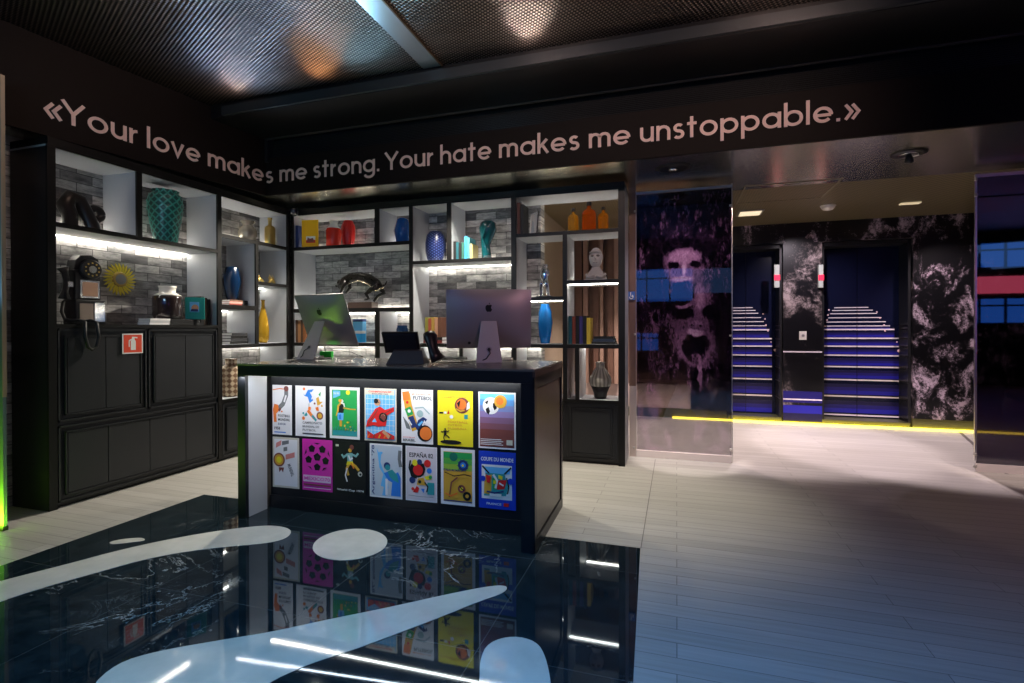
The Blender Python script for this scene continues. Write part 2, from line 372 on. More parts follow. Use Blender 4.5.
struct('wall_back', B().box(-4.87, -1.435, 5.535, 5.7, 0, HS, M['brick_x']))
struct('wall_right', B().box(9.0, 9.1, -3.1, 9.2, 0, HC + .3, c('dark_wall', (.03, .026, .026), .6)))
b = B()
wz = [(-4.4, -1.95, 2.05, 2.95), (-1.35, .42, 2.05, 2.95), (-1.35, -.45, .75, 1.25), (5.3, 8.8, 2.75, 3.35), (5.3, 8.8, 1.45, 2.05)]
# rear wall with window openings (a grid of boxes around the openings)
xs = sorted({-5.05, 9.0} | {q for a in wz for q in a[:2]}); zs = sorted({0, HC + .3} | {q for a in wz for q in a[2:]})
for i in range(len(xs) - 1):
    for j in range(len(zs) - 1):
        xm, zm = (xs[i] + xs[i + 1]) / 2, (zs[j] + zs[j + 1]) / 2
        if not any(a[0] < xm < a[1] and a[2] < zm < a[3] for a in wz):
            b.box(xs[i], xs[i + 1], -3.1, -3.0, zs[j], zs[j + 1], c('rear_wall', (.05, .035, .035), .6))
struct('wall_rear', b)
pane = mat('dusk_window_pane', (.02, .05, .15), .1, emit=(.03, .16, .75), es=.8)
for k, (x0, x1, z0, z1) in enumerate(wz):
    b = B(); b.box(x0, x1, -3.08, -3.06, z0, z1, pane); n = max(2, int((x1 - x0) / .45))
    for i in range(n + 1):
        x = x0 + (x1 - x0) * i / n; b.box(x - .02, x + .02, -3.05, -3.0, z0, z1, M['black'])
    for z in (z0, (z0 * .3 + z1 * .7), z1): b.box(x0, x1, -3.05, -3.0, z - .02, z + .02, M['black'])
    struct('window_%d' % (k + 1), b)
struct('trim_4', B().box(5.3, 8.8, -3.0, -2.97, 2.15, 2.55, mat('pink_glow_band', (.6, .1, .2), .5, emit=(1, .12, .22), es=.9)))  # glowing band added behind the camera for pink reflections in the right glass
# upper woven ceiling, its flat strip, dropped beam
struct('ceiling', B().box(-5.05, 9.1, -3.1, 4.02, HC, HC + .1, M['woven']))
b = B()
b.prism([(-2.09, -3.0), (-1.89, -3.0), (-1.90, 3.97), (-2.06, 3.97)], (0, 0, HC - .012), (1, 0, 0), (0, 1, 0), (0, 0, 1), .012, mat('flat_steel_strip', (.35, .36, .38), .35, .9))
b.box(-1.892, -1.880, -3, 3.97, HC - .02, HC, c('bronze_bead', (.14, .09, .05), .4, metal=.6))
struct('trim_5', b)
b = B(); b.box(-5.0, 9, 3.985, 4.60, 3.45, HC + .2, c('beam_black', (.006, .006, .007), .35)); b.box(-4.25, 9, 3.955, 3.985, 3.455, 3.54, c('beam_lit_face', (.05, .055, .06), .35, metal=.5))  # light on the beam's front face is put into a lighter strip
b.box(-4.3, 9, 4.585, 4.602, 3.435, 3.452, c('beam_lit_line', (.09, .07, .06), .4, metal=.5))  # paler line paints the lit lower edge
struct('trim_6', b)
# corrugated recess above the fascia
b = B(); b.box(-4.36, 9, 4.70, 4.75, 3.2, 3.6, M['black']); b.box(-4.36, -4.30, 4.60, 4.75, 3.2, 3.6, M['black'])
for i in range(14): b.box(-4.3, 9, 4.685, 4.70, 3.225 + i * .016, 3.233 + i * .016, c('recess_rib', (.02, .02, .02), .15))
struct('trim_7', b)
# soffits: back one is the lobby ceiling too
struct('ceiling_lobby', B().box(-4.9, 9, 6.02, 9.2, HS, 3.6, M['lobby_ceiling']))
b = B(); b.box(-4.9, 9, 4.78, 6.02, HS, 3.2, M['soffit']); b.prism([(-4.335, 4.65), (-4.64, 2.3), (-4.87, 2.3), (-4.87, 4.78), (-4.335, 4.78)], (0, 0, HS), (1, 0, 0), (0, 1, 0), (0, 0, 1), .7, M['soffit'])
b.box(-4.335, 9, 4.65, 4.78, HS, 3.2, M['soffit'])
struct('ceiling_soffit', b)
struct('trim_8', B().box(-4.335, 9, FY, FY + .03, HS - .005, 3.245, M['fascia']))
tl = math.tan(.128)
b = B(); b.prism([(SX0, FY), (SX0, FY + .03), (SX0 - .02, FY + .03), (SX0 - .03 - tl * 7.2, -2.58), (SX0 - tl * 7.2, -2.58)], (0, 0, HS - .005), (1, 0, 0), (0, 1, 0), (0, 0, 1), HC - HS, M['fascia'])
struct('trim_9', b)

# lobby: elevator wall, side walls, room beyond the shelves
PIL = [(1.447, 1.937)]
b = B()
b.box(0.2, 0.70, 8.15, 8.6, .14, HS, M['rock_dim']); 
b.box(0.70, 3.008, 8.15, 8.55, 2.56, HS, M['rock']); 
b.box(.70, 3.01, 8.57, 8.6, 0, 2.56, M['black'])
struct('wall_lobby', b)
b = B(); b.box(1.447, 1.937, 8.15, 8.6, .14, 2.56, M['rock_dim']); struct('wall_lobby_pier', b)
b = B(); b.box(3.008, 4.3, 8.15, 8.6, .14, HS, M['rock']); struct('wall_lobby_rock', b)
b = B()
for x0, x1 in ((-2, .70), (1.447, 1.937), (3.008, 4.3)): b.box(x0, x1, 8.165, 8.6, 0, .14, c('greenish_steel_skirt', (.16, .16, .08), .3, metal=.7))
struct('baseboard_lobby', b)
b = B(); b.box(-0.06, 4.25, 8.10, 8.135, .0, .022, mat('yellow_led_line', (1, .8, .1), .5, emit=(1, .78, .06), es=3)); struct('trim_10', b)
struct('wall_lobby_right', B().box(4.25, 4.35, 5.95, 8.6, 0, HS, c('dark_wall', (.03, .026, .026))))
struct('wall_far', B().box(-1.7, .2, 8.2, 8.3, .5, HS, M['slat']).box(-1.7, .2, 8.19, 8.3, 0, .5, M['floor_band']))
struct('wall_far_side', B().box(-1.72, -1.60, 5.7, 8.3, 0, HS, M['plaster']))
b = B()
for i, x in enumerate((-1.52, -1.40, -1.24, -1.16, -1.02, -.93)):
    b.box(x, x + (.07 if i % 2 else .10), 8.05, 8.19, .5, HS, M['slat_pale'] if i in (1, 3, 5) else M['slat'])
struct('trim_11', b)
# pale floor reflection painted low on the bronze column between shelving and glass screen
b = B(); b.box(-.478, -.41, 5.56, 5.62, .0, .745, c('pink_floor_reflection', (.60, .50, .45), .3, metal=.3)); b.box(-.478, -.41, 5.56, 5.62, .745, HS, c('bronze_steel', (.20, .12, .09), .4, metal=.3))
struct('trim_12', b)

# elevator landing doors with printed stairs
def steps(lines, x0, x1, Y, b, blue=True):
    for k, z in enumerate(lines):
        b.box(x0, x1, Y - .004, Y, z - .009, z + .009, M['stepwhite'])
        if k and blue:
            z0 = lines[k - 1] + .009; h = z - .009 - z0
            for i in range(3):
                b.box(x0, x1, Y - .003, Y, z0 + h * (.15 + i * .2) if i else z0 + h * .25, z0 + h * (.15 + (i + 1) * .2) if i < 2 else z - .009 - h * .3, M['blue%d' % (i)])
def zrow(px, ys, Y): return [PY(px, y, Y).z for y in ys]
Yd = 8.5
for k, (x0, x1, split, xl, xr, left) in enumerate(((.72, 1.44, 1.0, .74, 1.36, True), (1.945, 3.0, 2.462, 2.0, 2.97, False))):
    d = thing('elevator_door', ((x0 + x1) / 2, Yd, 0), 'left elevator entrance printed with a blue lit staircase, beside the glass screen' if left else 'right elevator entrance printed with a blue lit staircase, beside the rock mural', 'elevator door')
    def rel(bb, o=d):
        bb.v = [(q[0] - o.location.x, q[1] - o.location.y, q[2]) for q in bb.v]; return bb
    zl = zrow(840 if not left else 745, [414.6, 396, 379.6, 366.6, 355.2, 346.2, 338.2, 329.5, 326, 322, 317.8, 313.7, 310.5, 307.7] if not left else [413.5, 394.8, 378.6, 366, 355, 346, 338.6, 329.8, 325.8, 321.7, 317.7, 313.4, 310.5, 307.7], Yd)
    for a, e in ((x0 + .03, split - .004), (split + .004, x1 - .03)):
        lb = B(); lb.box(a, e, Yd, Yd + .04, .07, 2.50, M['navy'])
        for i in range(len(zl)):
            zz = zl[i]; t = max(0, (i - 6) / 8.)
            xa = max(a, xl + (.10 * t * 2 if not left else 0)); xb = min(e, xr - (.42 * t if not left else .30 * t))
            if xb <= xa: continue
            lb.box(xa, xb, Yd - .004, Yd, zz - (.010 if i < 8 else .006), zz + (.010 if i < 8 else .006), M['stepwhite'])
            if 0 < i < 9:
                z0 = zl[i - 1]; h = zz - z0
                lb.box(xa, xb, Yd - .003, Yd, z0 + h * .12, z0 + h * .35, M['blue2']); lb.box(xa, xb, Yd - .003, Yd, z0 + h * .35, z0 + h * .55, M['blue1']); lb.box(xa, xb, Yd - .003, Yd, z0 + h * .55, z0 + h * .75, M['blue0'])
        rel(lb).build('door_leaf', d)
    fb = B(); fb.box(x0 - .01, x0 + .03, 8.2, Yd + .04, .07, 2.55, M['black']); fb.box(x1 - .03, x1 + .005, 8.2, Yd + .04, .07, 2.55, M['black']); fb.box(x0, x1, 8.2, Yd + .04, 2.5, 2.555, M['black'])
    for i in range(9):
        h = zl[i]; fb.box(x1 - .03, x1 - .026, 8.2, Yd, h - .008, h + .008, M['stepwhite'])
    rel(fb).build('door_frame', d)
    sb = B(); sb.box(x0, x1, 8.2, Yd + .04, 0.0, .07, c('greenish_steel_skirt', (.16, .16, .08))); rel(sb).build('threshold', d)
# steps and side lamps printed over the pier
b = B()
for z in zrow(800, [399.4, 351.8], 8.15): b.box(1.447, 1.937, 8.142, 8.149, z - .009, z + .009, M['stepwhite'])
z0, z1 = [q for q in zrow(800, [421, 392], 8.15)]
b.box(1.447, 1.937, 8.144, 8.149, z0, (z0 + z1) / 2 - .06, M['blue0']); b.box(1.447, 1.937, 8.144, 8.149, .30, .46, M['blue1']); b.box(1.447, 1.937, 8.143, 8.1485, .15, .26, M['blue2'])
struct('trim_13', b)
# step lamps on the stair print
b = B()
for px, py in ((902, 373), (906, 362), (899, 351), (897, 342), (885, 331), (884, 325), (880, 318), (877, 312), (825, 326), (827, 320), (828, 315), (829, 310)):
    p = PY(px, py, Yd - .008); r = .022 if py > 345 else .012; b.ball((p.x, p.y, p.z), r, .006, r, c('step_lamp_print', (.9, .6, .65)), 10, 6)
for px, py in ((780, 360), (775, 350), (771, 342), (768, 331), (766, 325), (765, 319), (763, 314)):
    p = PY(px, py, Yd - .008); r = .018 if py > 345 else .011; b.ball((p.x, p.y, p.z), r, .006, r, c('step_lamp_print', (.9, .6, .65)), 10, 6)
struct('trim_14', b)
# projecting floor indicators and call button
for px0, px1, lab in ((774.5, 779.5, 'white lit elevator indicator plate left of the water print pier'), (818.8, 823.3, 'white lit elevator indicator plate right of the water print pier')):
    p0 = PY(px0, 287.5, 8.1); p1 = PY(px1, 264.5, 8.1)
    t = thing('elevator_indicator', (p0.x, 8.1, p0.z), lab, 'indicator', 'elevator indicators beside the pier')
    B().box(0, p1.x - p0.x, 0, .05, 0, p1.z - p0.z, mat('indicator_plate', (.35, .38, .35), .4, emit=(.6, .65, .6), es=.04)).build('plate', t)
    hh = (p1.z - p0.z); tag(B().box(-.005, p1.x - p0.x + .005, -.012, 0, hh * .32, hh * .55, mat('indicator_red', (.8, .02, .05), .4, emit=(1, .02, .08), es=.5)).build('arrow_light', t), 'red glowing arrow field')
p = PY(803, 335.5, 8.13)
t = thing('call_button', (p.x, 8.13, p.z), 'small square white elevator call button panel on the pier', 'button panel')
B().box(-.045, .045, 0, .02, -.06, .06, M['white']).build('plate', t); B().lathe([(.018, 0), (.018, .008)], M['alu'], n=16).build('button', t).rotation_euler = (PI / 2, 0, 0)

# ceiling fixtures in the lobby
def quad(pts): return [PZ(x, y, HS - .006) for x, y in pts]
cs = quad([(744, 209), (761, 209), (757, 217), (738, 217)]); cc = sum(cs, Vector()) / 4
t = thing('ceiling_panel_light', (cc.x, cc.y, HS), 'square recessed cream panel light in the lobby ceiling', 'ceiling light')
B().box(-.15, .15, -.15, .15, -.012, 0, M['glass_steel']).build('frame', t)
B().box(-.125, .125, -.125, .125, -.016, -.012, mat('panel_diffuser', (.9, .8, .6), .5, emit=(1, .82, .55), es=.4)).build('diffuser', t)
cc = PZ(828, 208, HS - .03)
t = thing('smoke_detector', (cc.x, cc.y, HS), 'round cream smoke detector on the lobby ceiling', 'smoke detector')
B().lathe([(.06, 0), (.075, -.01), (.075, -.03), (.055, -.05), (.02, -.06)][::-1], M['white'], n=24).build('housing', t); B().lathe([(.085, -.01), (.085, 0)], M['white'], n=24).build('base', t)
cc = PZ(910, 203, HS)
tag(B().box(cc.x - .10, cc.x + .10, cc.y - .04, cc.y + .04, HS - .012, HS, mat('slot_light', (.8, .7, .5), .5, emit=(1, .8, .5), es=.25)).build('ceiling_slot_light'), 'slim cream slot light on the lobby ceiling near the right glass', 'ceiling light')
cc = PZ(909, 153, HS)
t = thing('ceiling_rosette', (cc.x, cc.y, HS), 'black round ceiling sprinkler rosette with a stub', 'sprinkler')
B().lathe([(.09, -.012), (.13, -.008), (.13, 0)], M['black'], n=28).build('plate', t); B().lathe([(.015, -.09), (.035, -.08), (.03, -.05), (.02, -.012)], M['black'], n=16).build('head', t)
B().tube([(.07 * math.cos(a), .07 * math.sin(a), -.016) for a in [2 * PI * i / 24 for i in range(25)]], .006, M['chrome'], 6).build('ring', t)
cc = PZ(673, 168, HS)
t = thing('ceiling_speaker', (cc.x, cc.y, HS), 'round black recessed downlight trim above the printed glass screen', 'downlight')
B().lathe([(.12, -.01), (.16, 0)], M['black'], n=28).build('trim', t); B().lathe([(.03, -.03), (.05, -.01)], M['chrome'], n=16).build('lamp', t)
cs = quad([(757, 186), (832, 180), (812, 198), (744, 204)])
cc = sum(cs, Vector()) / 4
t = thing('ceiling_hatch', (cc.x, cc.y, HS), 'square access hatch outlined in the perforated lobby ceiling', 'access hatch')
b = B(); 
for x0, x1, y0, y1 in ((-.45, .45, -.4, -.385), (-.45, .45, .385, .4), (-.45, -.435, -.4, .4), (.435, .45, -.4, .4)): b.box(x0, x1, y0, y1, -.006, 0, c('hatch_line', (.25, .22, .15), .4))
b.build('frame', t)

# ------------------------------------------------------------------ shelving units
ZF = .02
def door_panel(parent, axis, plane, a0, a1, z0, z1, splits, name='door'):
    """raised door group: molding frame + leaves; axis 'x' = faces -Y, 'y' = faces +X"""
    def bx(b, p0, p1, q0, q1, d0, d1, m):
        if axis == 'x': b.box(p0, p1, plane - d1, plane - d0, q0, q1, m)
        else: b.box(plane + d0, plane + d1, p0, p1, q0, q1, m)
    e = .035; f = B()
    for (p0, p1, q0, q1) in ((a0, a1, z0, z0 + .012), (a0, a1, z1 - .012, z1), (a0, a0 + .012, z0, z1), (a1 - .012, a1, z0, z1)): bx(f, p0, p1, q0, q1, -.004, .008, M['door'])
    k = .045
    for (p0, p1, q0, q1) in ((a0 + k, a1 - k, z0 + k, z0 + k + .01), (a0 + k, a1 - k, z1 - k - .01, z1 - k), (a0 + k, a0 + k + .01, z0 + k, z1 - k), (a1 - k - .01, a1 - k, z0 + k, z1 - k)): bx(f, p0, p1, q0, q1, 0, .013, M['door'])
    f.build('door_molding', parent)
    cuts = [a0 + k + .016] + splits + [a1 - k - .016]
    for i in range(len(cuts) - 1):
        q = B(); bx(q, cuts[i] + .003, cuts[i + 1] - .003, z0 + k + .016, z1 - k - .016, -.002, .008, M['door']); q.build(name, parent)

# back unit ---------------------------------------------------------------
BY, BB = 5.121, 5.53
U = thing('shelving_unit', (0, 0, 0), 'dark framed back wall shelving unit behind the desk, open shelves over base cabinets', 'shelving unit')
def vpost(par, x0, x1, z0, z1, side='lr'):
    b = B(); b.box(x0, x1, BY, BY + .02, z0, z1, M['frame']); b.box(x0 + .002, x1 - .002, BY + .02, BB, z0, z1, M['grey']); b.build('post', par)
def hshelf(par, x0, x1, z0, z1, led=None):
    b = B(); b.box(x0, x1, BY + .001, BY + .02, z0, z1, M['frame']); b.box(x0, x1, BY + .02, BB, z0, z1 , M['grey'])
    if led == 'd' : pass
    b.build('shelf', par)
def led(par, x0, x1, y, z, up=False):
    B().box(x0 + .01, x1 - .01, y - .012, y, z + .003, z + .008, M['led']).build('led_strip', par)
for p in [(-4.44, -4.41, .03, 2.72), (-3.282, -3.228, 2.338, 2.72), (-2.843, -2.801, .64, 2.72), (-2.382, -2.334, 2.108, 2.72), (-1.648, -1.595, .64, 2.72), (-1.10, -1.056, .64, 2.305), (-.545, -.482, 0, 2.72), (-3.282, -3.228, .64, 1.155), (-3.282, -3.228, 1.195, 1.553), (-.974, -.933, .64, 1.155), (-2.24, -2.20, .64, 1.155)]: vpost(U, *p)
for p in [(-4.41, -2.843, 2.30, 2.338), (-4.41, -2.843, 1.553, 1.598), (-4.41, -.545, 1.155, 1.195), (-2.801, -1.648, 2.072, 2.108), (-1.595, -.545, 2.305, 2.34), (-1.595, -1.10, 1.643, 1.68), (-1.056, -.545, 1.804, 1.839), (-4.41, -.545, .608, .64)]: hshelf(U, *p)
B().box(-4.444, -.482, BY, BB, 2.72, 2.735, M['grey']).box(-4.444, -.482, BY - .004, BB, 2.735, 2.79, M['frame']).box(-4.444, -.482, BY - .002, BY + .02, 2.72, 2.735, M['frame']).build('top_board', U)
UB = B().box(-4.41, -.545, BY + .02, BB, .03, .608, M['door']).build('base_cabinet', U)
B().box(-4.41, -.545, BY + .05, BB, 0, .03, M['black']).build('plinth', U)
for a0, a1 in ((-4.40, -3.25), (-3.23, -2.10), (-2.08, -1.08), (-1.07, -.56)):
    door_panel(UB, 'x', BY + .02, a0, a1, .045, .60, [] if a1 > -1 else [(a0 + a1) / 2])
for x0, x1, z, y in [(-2.801, -1.648, 2.060, BB - .03), (-1.595, -1.10, 1.631, BY + .06), (-1.056, -.545, 1.792, BY + .06), (-4.41, -3.282, 1.541, BB - .03), (-3.228, -2.843, 1.541, BB - .03), (-4.41, -3.282, 1.143, BB - .03), (-3.228, -2.843, 1.143, BB - .03), (-2.801, -1.648, 1.143, BB - .03), (-1.595, -1.1, 1.143, BB - .03), (-.933, -.545, 1.143, BB - .03)]: led(U, x0, x1, y, z)
for x0, x1, z, y in [(-4.41, -3.282, 2.338, BB - .002), (-3.228, -2.843, 2.338, BB - .002), (-2.801, -2.382, 2.108, BB - .002), (-2.334, -1.648, 2.108, BB - .002), (-4.41, -2.843, 1.598, BB - .002), (-1.595, -1.1, 1.68, BB - .002), (-1.595, -.545, 2.34, BB - .002), (-1.056, -.545, 1.839, BB - .002)]: led(U, x0, x1, y, z)
# left unit ---------------------------------------------------------------
LX, LB = -4.444, -4.86
V = thing('shelving_unit', (0, 0, 0), 'dark framed left wall shelving unit with the telephone and charcoal double doors', 'shelving unit')
def lpost(y0, y1, z0, z1, solid=False):
    b = B(); b.box(LX - .02, LX, y0, y1, z0, z1, M['frame']); b.box(LB, LX - .02, y0 + .002, y1 - .002, z0, z1, M['frame'] if solid else M['grey']); b.build('post', V)
def lshelf(y0, y1, z0, z1, m=None):
    B().box(LX - .02, LX - .001, y0, y1, z0, z1, M['frame']).box(LB, LX - .02, y0, y1, z0, z1, m or M['grey']).build('shelf', V)
b = B(); b.box(LX - .02, LX, 2.600, 2.655, 0, 2.72, M['frame']); b.box(LB, LX - .02, 2.600, 2.62, 0, 2.72, M['black']); b.box(LB, LX - .02, 2.62, 2.653, 1.4, 2.72, M['grey']); b.build('post', V)
for p in [(3.265, 3.311, 2.165, 2.72), (4.083, 4.131, .03, 2.72), (5.066, 5.119, .03, 2.72), (4.579, 4.617, 1.195, 2.30)]: lpost(*p)
lshelf(2.655, 4.083, 2.13, 2.165); lshelf(2.655, 4.083, 1.368, 1.397, M['door']); lshelf(4.131, 5.066, 2.30, 2.337); lshelf(4.131, 4.579, 1.563, 1.612); lshelf(4.617, 5.066, 1.85, 1.887); lshelf(4.131, 5.066, 1.157, 1.195); lshelf(4.131, 5.066, .60, .63)
B().box(LB, LX, 2.600, 5.114, 2.72, 2.735, M['grey']).box(LB, LX + .004, 2.600, 5.114, 2.735, 2.79, M['frame']).box(LX - .02, LX + .002, 2.600, 5.115, 2.72, 2.735, M['frame']).build('top_board', V)
VB = B().box(LB, LX - .02, 2.655, 4.083, .03, 1.368, M['door']).box(LB, LX - .02, 4.131, 5.066, .03, .60, M['door']).build('base_cabinet', V)
B().box(LB, LX - .05, 2.66, 5.10, 0, .03, M['black']).build('plinth', V)
door_panel(VB, 'y', LX - .012, 2.665, 3.345, .655, 1.355, [3.005]); door_panel(VB, 'y', LX - .012, 3.365, 4.075, .655, 1.355, [3.72])
door_panel(VB, 'y', LX - .012, 2.665, 4.075, .045, .62, [3.02, 3.37, 3.72]); door_panel(VB, 'y', LX - .012, 4.14, 5.05, .045, .585, [4.60])
def lled(y0, y1, x, z): B().box(x, x + .012, y0 + .01, y1 - .01, z + .003, z + .008, M['led']).build('led_strip', V)
for y0, y1, x, z in [(2.655, 4.083, LB + .01, 2.118), (4.131, 4.579, LB + .01, 1.551), (4.617, 5.066, LB + .06, 1.838), (4.131, 5.066, LB + .01, 1.145), (2.655, 3.265, LB + .002, 2.165), (3.311, 4.083, LB + .002, 2.165), (4.131, 5.066, LB + .002, 2.337)]: lled(y0, y1, x, z)

# ------------------------------------------------------------------ glass screens
GY = 5.57
t = thing('glass_screen', (0, 0, 0), 'tall glass screen printed with purple faces, beside the shelving end', 'glass screen')
gx0, gx1 = -.405, .530
B().box(gx0, gx1, GY, GY + .012, .07, 2.765, M['glass']).build('glass_pane', t)
B().box(gx0, gx1, GY - .012, GY + .024, 0, .07, c('white_rail', (.80, .72, .68), .4)).build('bottom_rail', t)
B().box(gx0, gx1, GY - .008, GY + .02, 2.765, 2.785, M['glass_steel']).box(gx0 - .02, gx0, GY - .004, GY + .016, 0, 2.80, M['glass_steel']).box(gx1 - .004, gx1 + .004, GY - .004, GY + .016, .0, 2.80, M['glass_steel']).build('frame', t)
for px, py in ((635, 211), (635, 334), (634, 447), (730.5, 205), (730.5, 335), (731, 449)):
    p = PY(px, py, GY - .006); B().lathe([(.012, -.015), (.012, .005)], M['glass_steel'], (p.x, p.y, p.z), 12).build('clamp', t)
def ell(cx, cy, rx, ry, rot=0, n=26, a0=0, a1=2 * PI):
    cr, sr = math.cos(rot), math.sin(rot)
    return [(cx + rx * math.cos(a) * cr - ry * math.sin(a) * sr, cy + rx * math.cos(a) * sr + ry * math.sin(a) * cr) for a in [a0 + (a1 - a0) * i / n for i in range(n + (a1 - a0 < 6.2))]]
def film():
    """printed picture of two crowned faces, soft shapes with ragged edges"""
    m = bpy.data.materials.new('printed_faces_film'); m.use_nodes = True; t = m.node_tree; t.nodes.clear(); v, x, y, z = tcoord(t)
    n1 = noise(t, v, 5, 5, .6); n2 = noise(t, comb(t, z, x, 3.0), 5, 5, .6)
    X = math_node(t, 'ADD', x, math_node(t, 'MULTIPLY', math_node(t, 'SUBTRACT', n1, .5), .13)); Z_ = math_node(t, 'ADD', z, math_node(t, 'MULTIPLY', math_node(t, 'SUBTRACT', n2, .5), .13))
    L = noise(t, comb(t, math_node(t, 'MULTIPLY', x, 3), z, 0.0), 4, 8, .75); L = math_node(t, 'MULTIPLY', math_node(t, 'SUBTRACT', L, .45), 3.0)
    s_ = PY(700, 300, GY).x - PY(699, 300, GY).x
    def E(px, py, rx, ry, val, soft=.25, k=1., rot=0.):
        nonlocal L
        p = PY(px, py, GY); dx = math_node(t, 'SUBTRACT', X, p.x); dz = math_node(t, 'SUBTRACT', Z_, p.z)
        if rot:
            cr, sr = math.cos(rot), math.sin(rot)
            dx, dz = math_node(t, 'ADD', math_node(t, 'MULTIPLY', dx, cr), math_node(t, 'MULTIPLY', dz, sr)), math_node(t, 'SUBTRACT', math_node(t, 'MULTIPLY', dz, cr), math_node(t, 'MULTIPLY', dx, sr))
        a = math_node(t, 'DIVIDE', dx, rx * s_); b_ = math_node(t, 'DIVIDE', dz, ry * s_)
        d = math_node(t, 'SQRT', math_node(t, 'ADD', math_node(t, 'MULTIPLY', a, a), math_node(t, 'MULTIPLY', b_, b_)))
        mr = t.nodes.new('ShaderNodeMapRange'); mr.interpolation_type = 'SMOOTHSTEP'; t.links.new(d, mr.inputs['Value']); mr.inputs['From Min'].default_value = 1 - soft; mr.inputs['From Max'].default_value = 1 + soft; mr.inputs['To Min'].default_value = k; mr.inputs['To Max'].default_value = 0
        mx = t.nodes.new('ShaderNodeMix'); mx.data_type = 'FLOAT'; t.links.new(mr.outputs[0], mx.inputs[0]); t.links.new(L, mx.inputs[2]); mx.inputs[3].default_value = val; L = mx.outputs[0]
    for px, py, r in ((655, 240, 5), (668, 233, 5), (686, 230, 6), (703, 235, 5), (712, 245, 5)): E(px, py, r * 1.2, r * 1.3, .20, .7)
    E(685, 246, 30, 9, .06, .4)
    E(684, 268, 21, 21, .48, .2); E(684, 256, 16, 8, .72, .5); E(673, 265, 6, 3.5, .05, .4); E(695, 264, 6, 3.5, .05, .4); E(684, 268, 2.2, 8, .85, .5); E(682, 279, 10, 3, .85, .4); E(683, 285, 11, 4, .08, .4)
    E(655, 285, 9, 40, .04, .4); E(655, 322, 7, 14, .42, .5); E(656, 318, 3, 5, .08, .4)
    E(697, 325, 29, 46, .42, .18); E(676, 300, 16, 10, .03, .4, .9, .5); E(722, 320, 9, 40, .03, .5, .8)
    E(700, 300, 5, 16, .75, .6, .8); E(683, 313, 9, 6, .03, .4); E(711, 311, 9, 6, .04, .4); E(683, 306, 9, 2, .6, .5); E(697, 324, 6, 4, .60, .4); E(693, 326, 2, 1.5, .02, .4); E(701, 326, 2, 1.5, .02, .4)
    E(695, 344, 17, 21, .52, .25); E(695, 346, 13, 17, .02, .2); E(695, 333, 9, 3.5, .80, .3); E(696, 358, 7, 5, .35, .4); E(700, 372, 2.5, 18, .6, .4)
    E(650, 350, 6, 40, .38, .5, .8, .15); E(662, 365, 4, 34, .30, .5, .8, .1); E(643, 375, 4, 30, .02, .5)
    E(655, 405, 8, 26, .55, .3, .9, .25); E(668, 398, 6, 22, .04, .3, 1, .2); E(720, 400, 14, 30, .05, .4, .9); E(712, 385, 5, 20, .3, .4, .7, -.5)
    for q_, (px, py, rx, ry, val, rot) in enumerate(((645, 430, 4, 20, .75, .3), (660, 428, 5, 16, .02, -.2), (668, 440, 3, 14, .7, .1), (700, 428, 5, 18, .7, -.3), (708, 440, 4, 12, .03, .2), (722, 432, 4, 16, .65, .3), (715, 448, 8, 4, .7, 0), (652, 447, 8, 4, .8, 0), (641, 410, 3, 16, .6, 0), (646, 300, 3, 34, .22, .1), (664, 300, 2, 30, .25, .1), (727, 360, 3, 40, .22, 0))): E(px, py, rx, ry, val, .4, .9, rot)
    E(683, 420, 7, 40, .03, .2)
    L = math_node(t, 'ADD', L, math_node(t, 'MULTIPLY', math_node(t, 'SUBTRACT', noise(t, comb(t, math_node(t, 'MULTIPLY', x, 2.2), y, z), 11, 8, .8, 1.5), .52), 1.3))
    col = ramp(t, L, [(0, (.002, .002, .004)), (.25, (.020, .010, .024)), (.5, (.24, .12, .22)), (.75, (.52, .30, .46)), (1, (.9, .74, .82))])
    op = ramp(t, math_node(t, 'DIVIDE', z, 2.8), [(0, (.28, .28, .28)), (.20, (.40, .40, .40)), (.33, (.86, .86, .86)), (.86, (.93, .93, .93)), (1, (.8, .8, .8))])
    o = t.nodes.new('ShaderNodeOutputMaterial'); d = t.nodes.new('ShaderNodeBsdfPrincipled'); t.links.new(col, d.inputs['Base Color']); d.inputs['Roughness'].default_value = .9; d.inputs['Specular IOR Level'].default_value = 0
    tp = t.nodes.new('ShaderNodeBsdfTransparent'); f = math_node(t, 'MULTIPLY', op, math_node(t, 'ADD', math_node(t, 'MULTIPLY', n1, .5), .75))
    mx = t.nodes.new('ShaderNodeMixShader'); t.links.new(f, mx.inputs[0]); t.links.new(tp.outputs[0], mx.inputs[1]); t.links.new(d.outputs[0], mx.inputs[2]); t.links.new(mx.outputs[0], o.inputs[0]); return m
tag(B().box(gx0 + .005, gx1 - .005, GY + .0125, GY + .0135, .075, 2.76, film()).build('printed_film', t), 'purple and black printed faces, one screaming')

# right smoked glass screen
t = thing('glass_screen', (0, 0, 0), 'smoked reflective glass screen at the right edge of the frame', 'glass screen')
GR = 5.92
B().box(2.69, 4.9, GR, GR + .012, .075, 2.77, M['glass_dark']).build('glass_pane', t)
B().box(2.69, 4.9, GR - .012, GR + .024, 0, .075, c('white_rail', (.80, .72, .68))).build('bottom_rail', t)
B().box(2.68, 4.9, GR - .008, GR + .02, 2.76, 2.79, M['glass_steel']).box(2.675, 2.69, GR - .004, GR + .016, .1, 2.79, M['glass_steel']).build('frame', t)
for px, py in ((976, 179), (976, 195), (975, 454), (975, 466)):
    p = PY(px, py, GR - .008); B().lathe([(.014, -.015), (.014, .01)], M['glass_steel'], (p.x, p.y, p.z), 12).build('clamp', t)
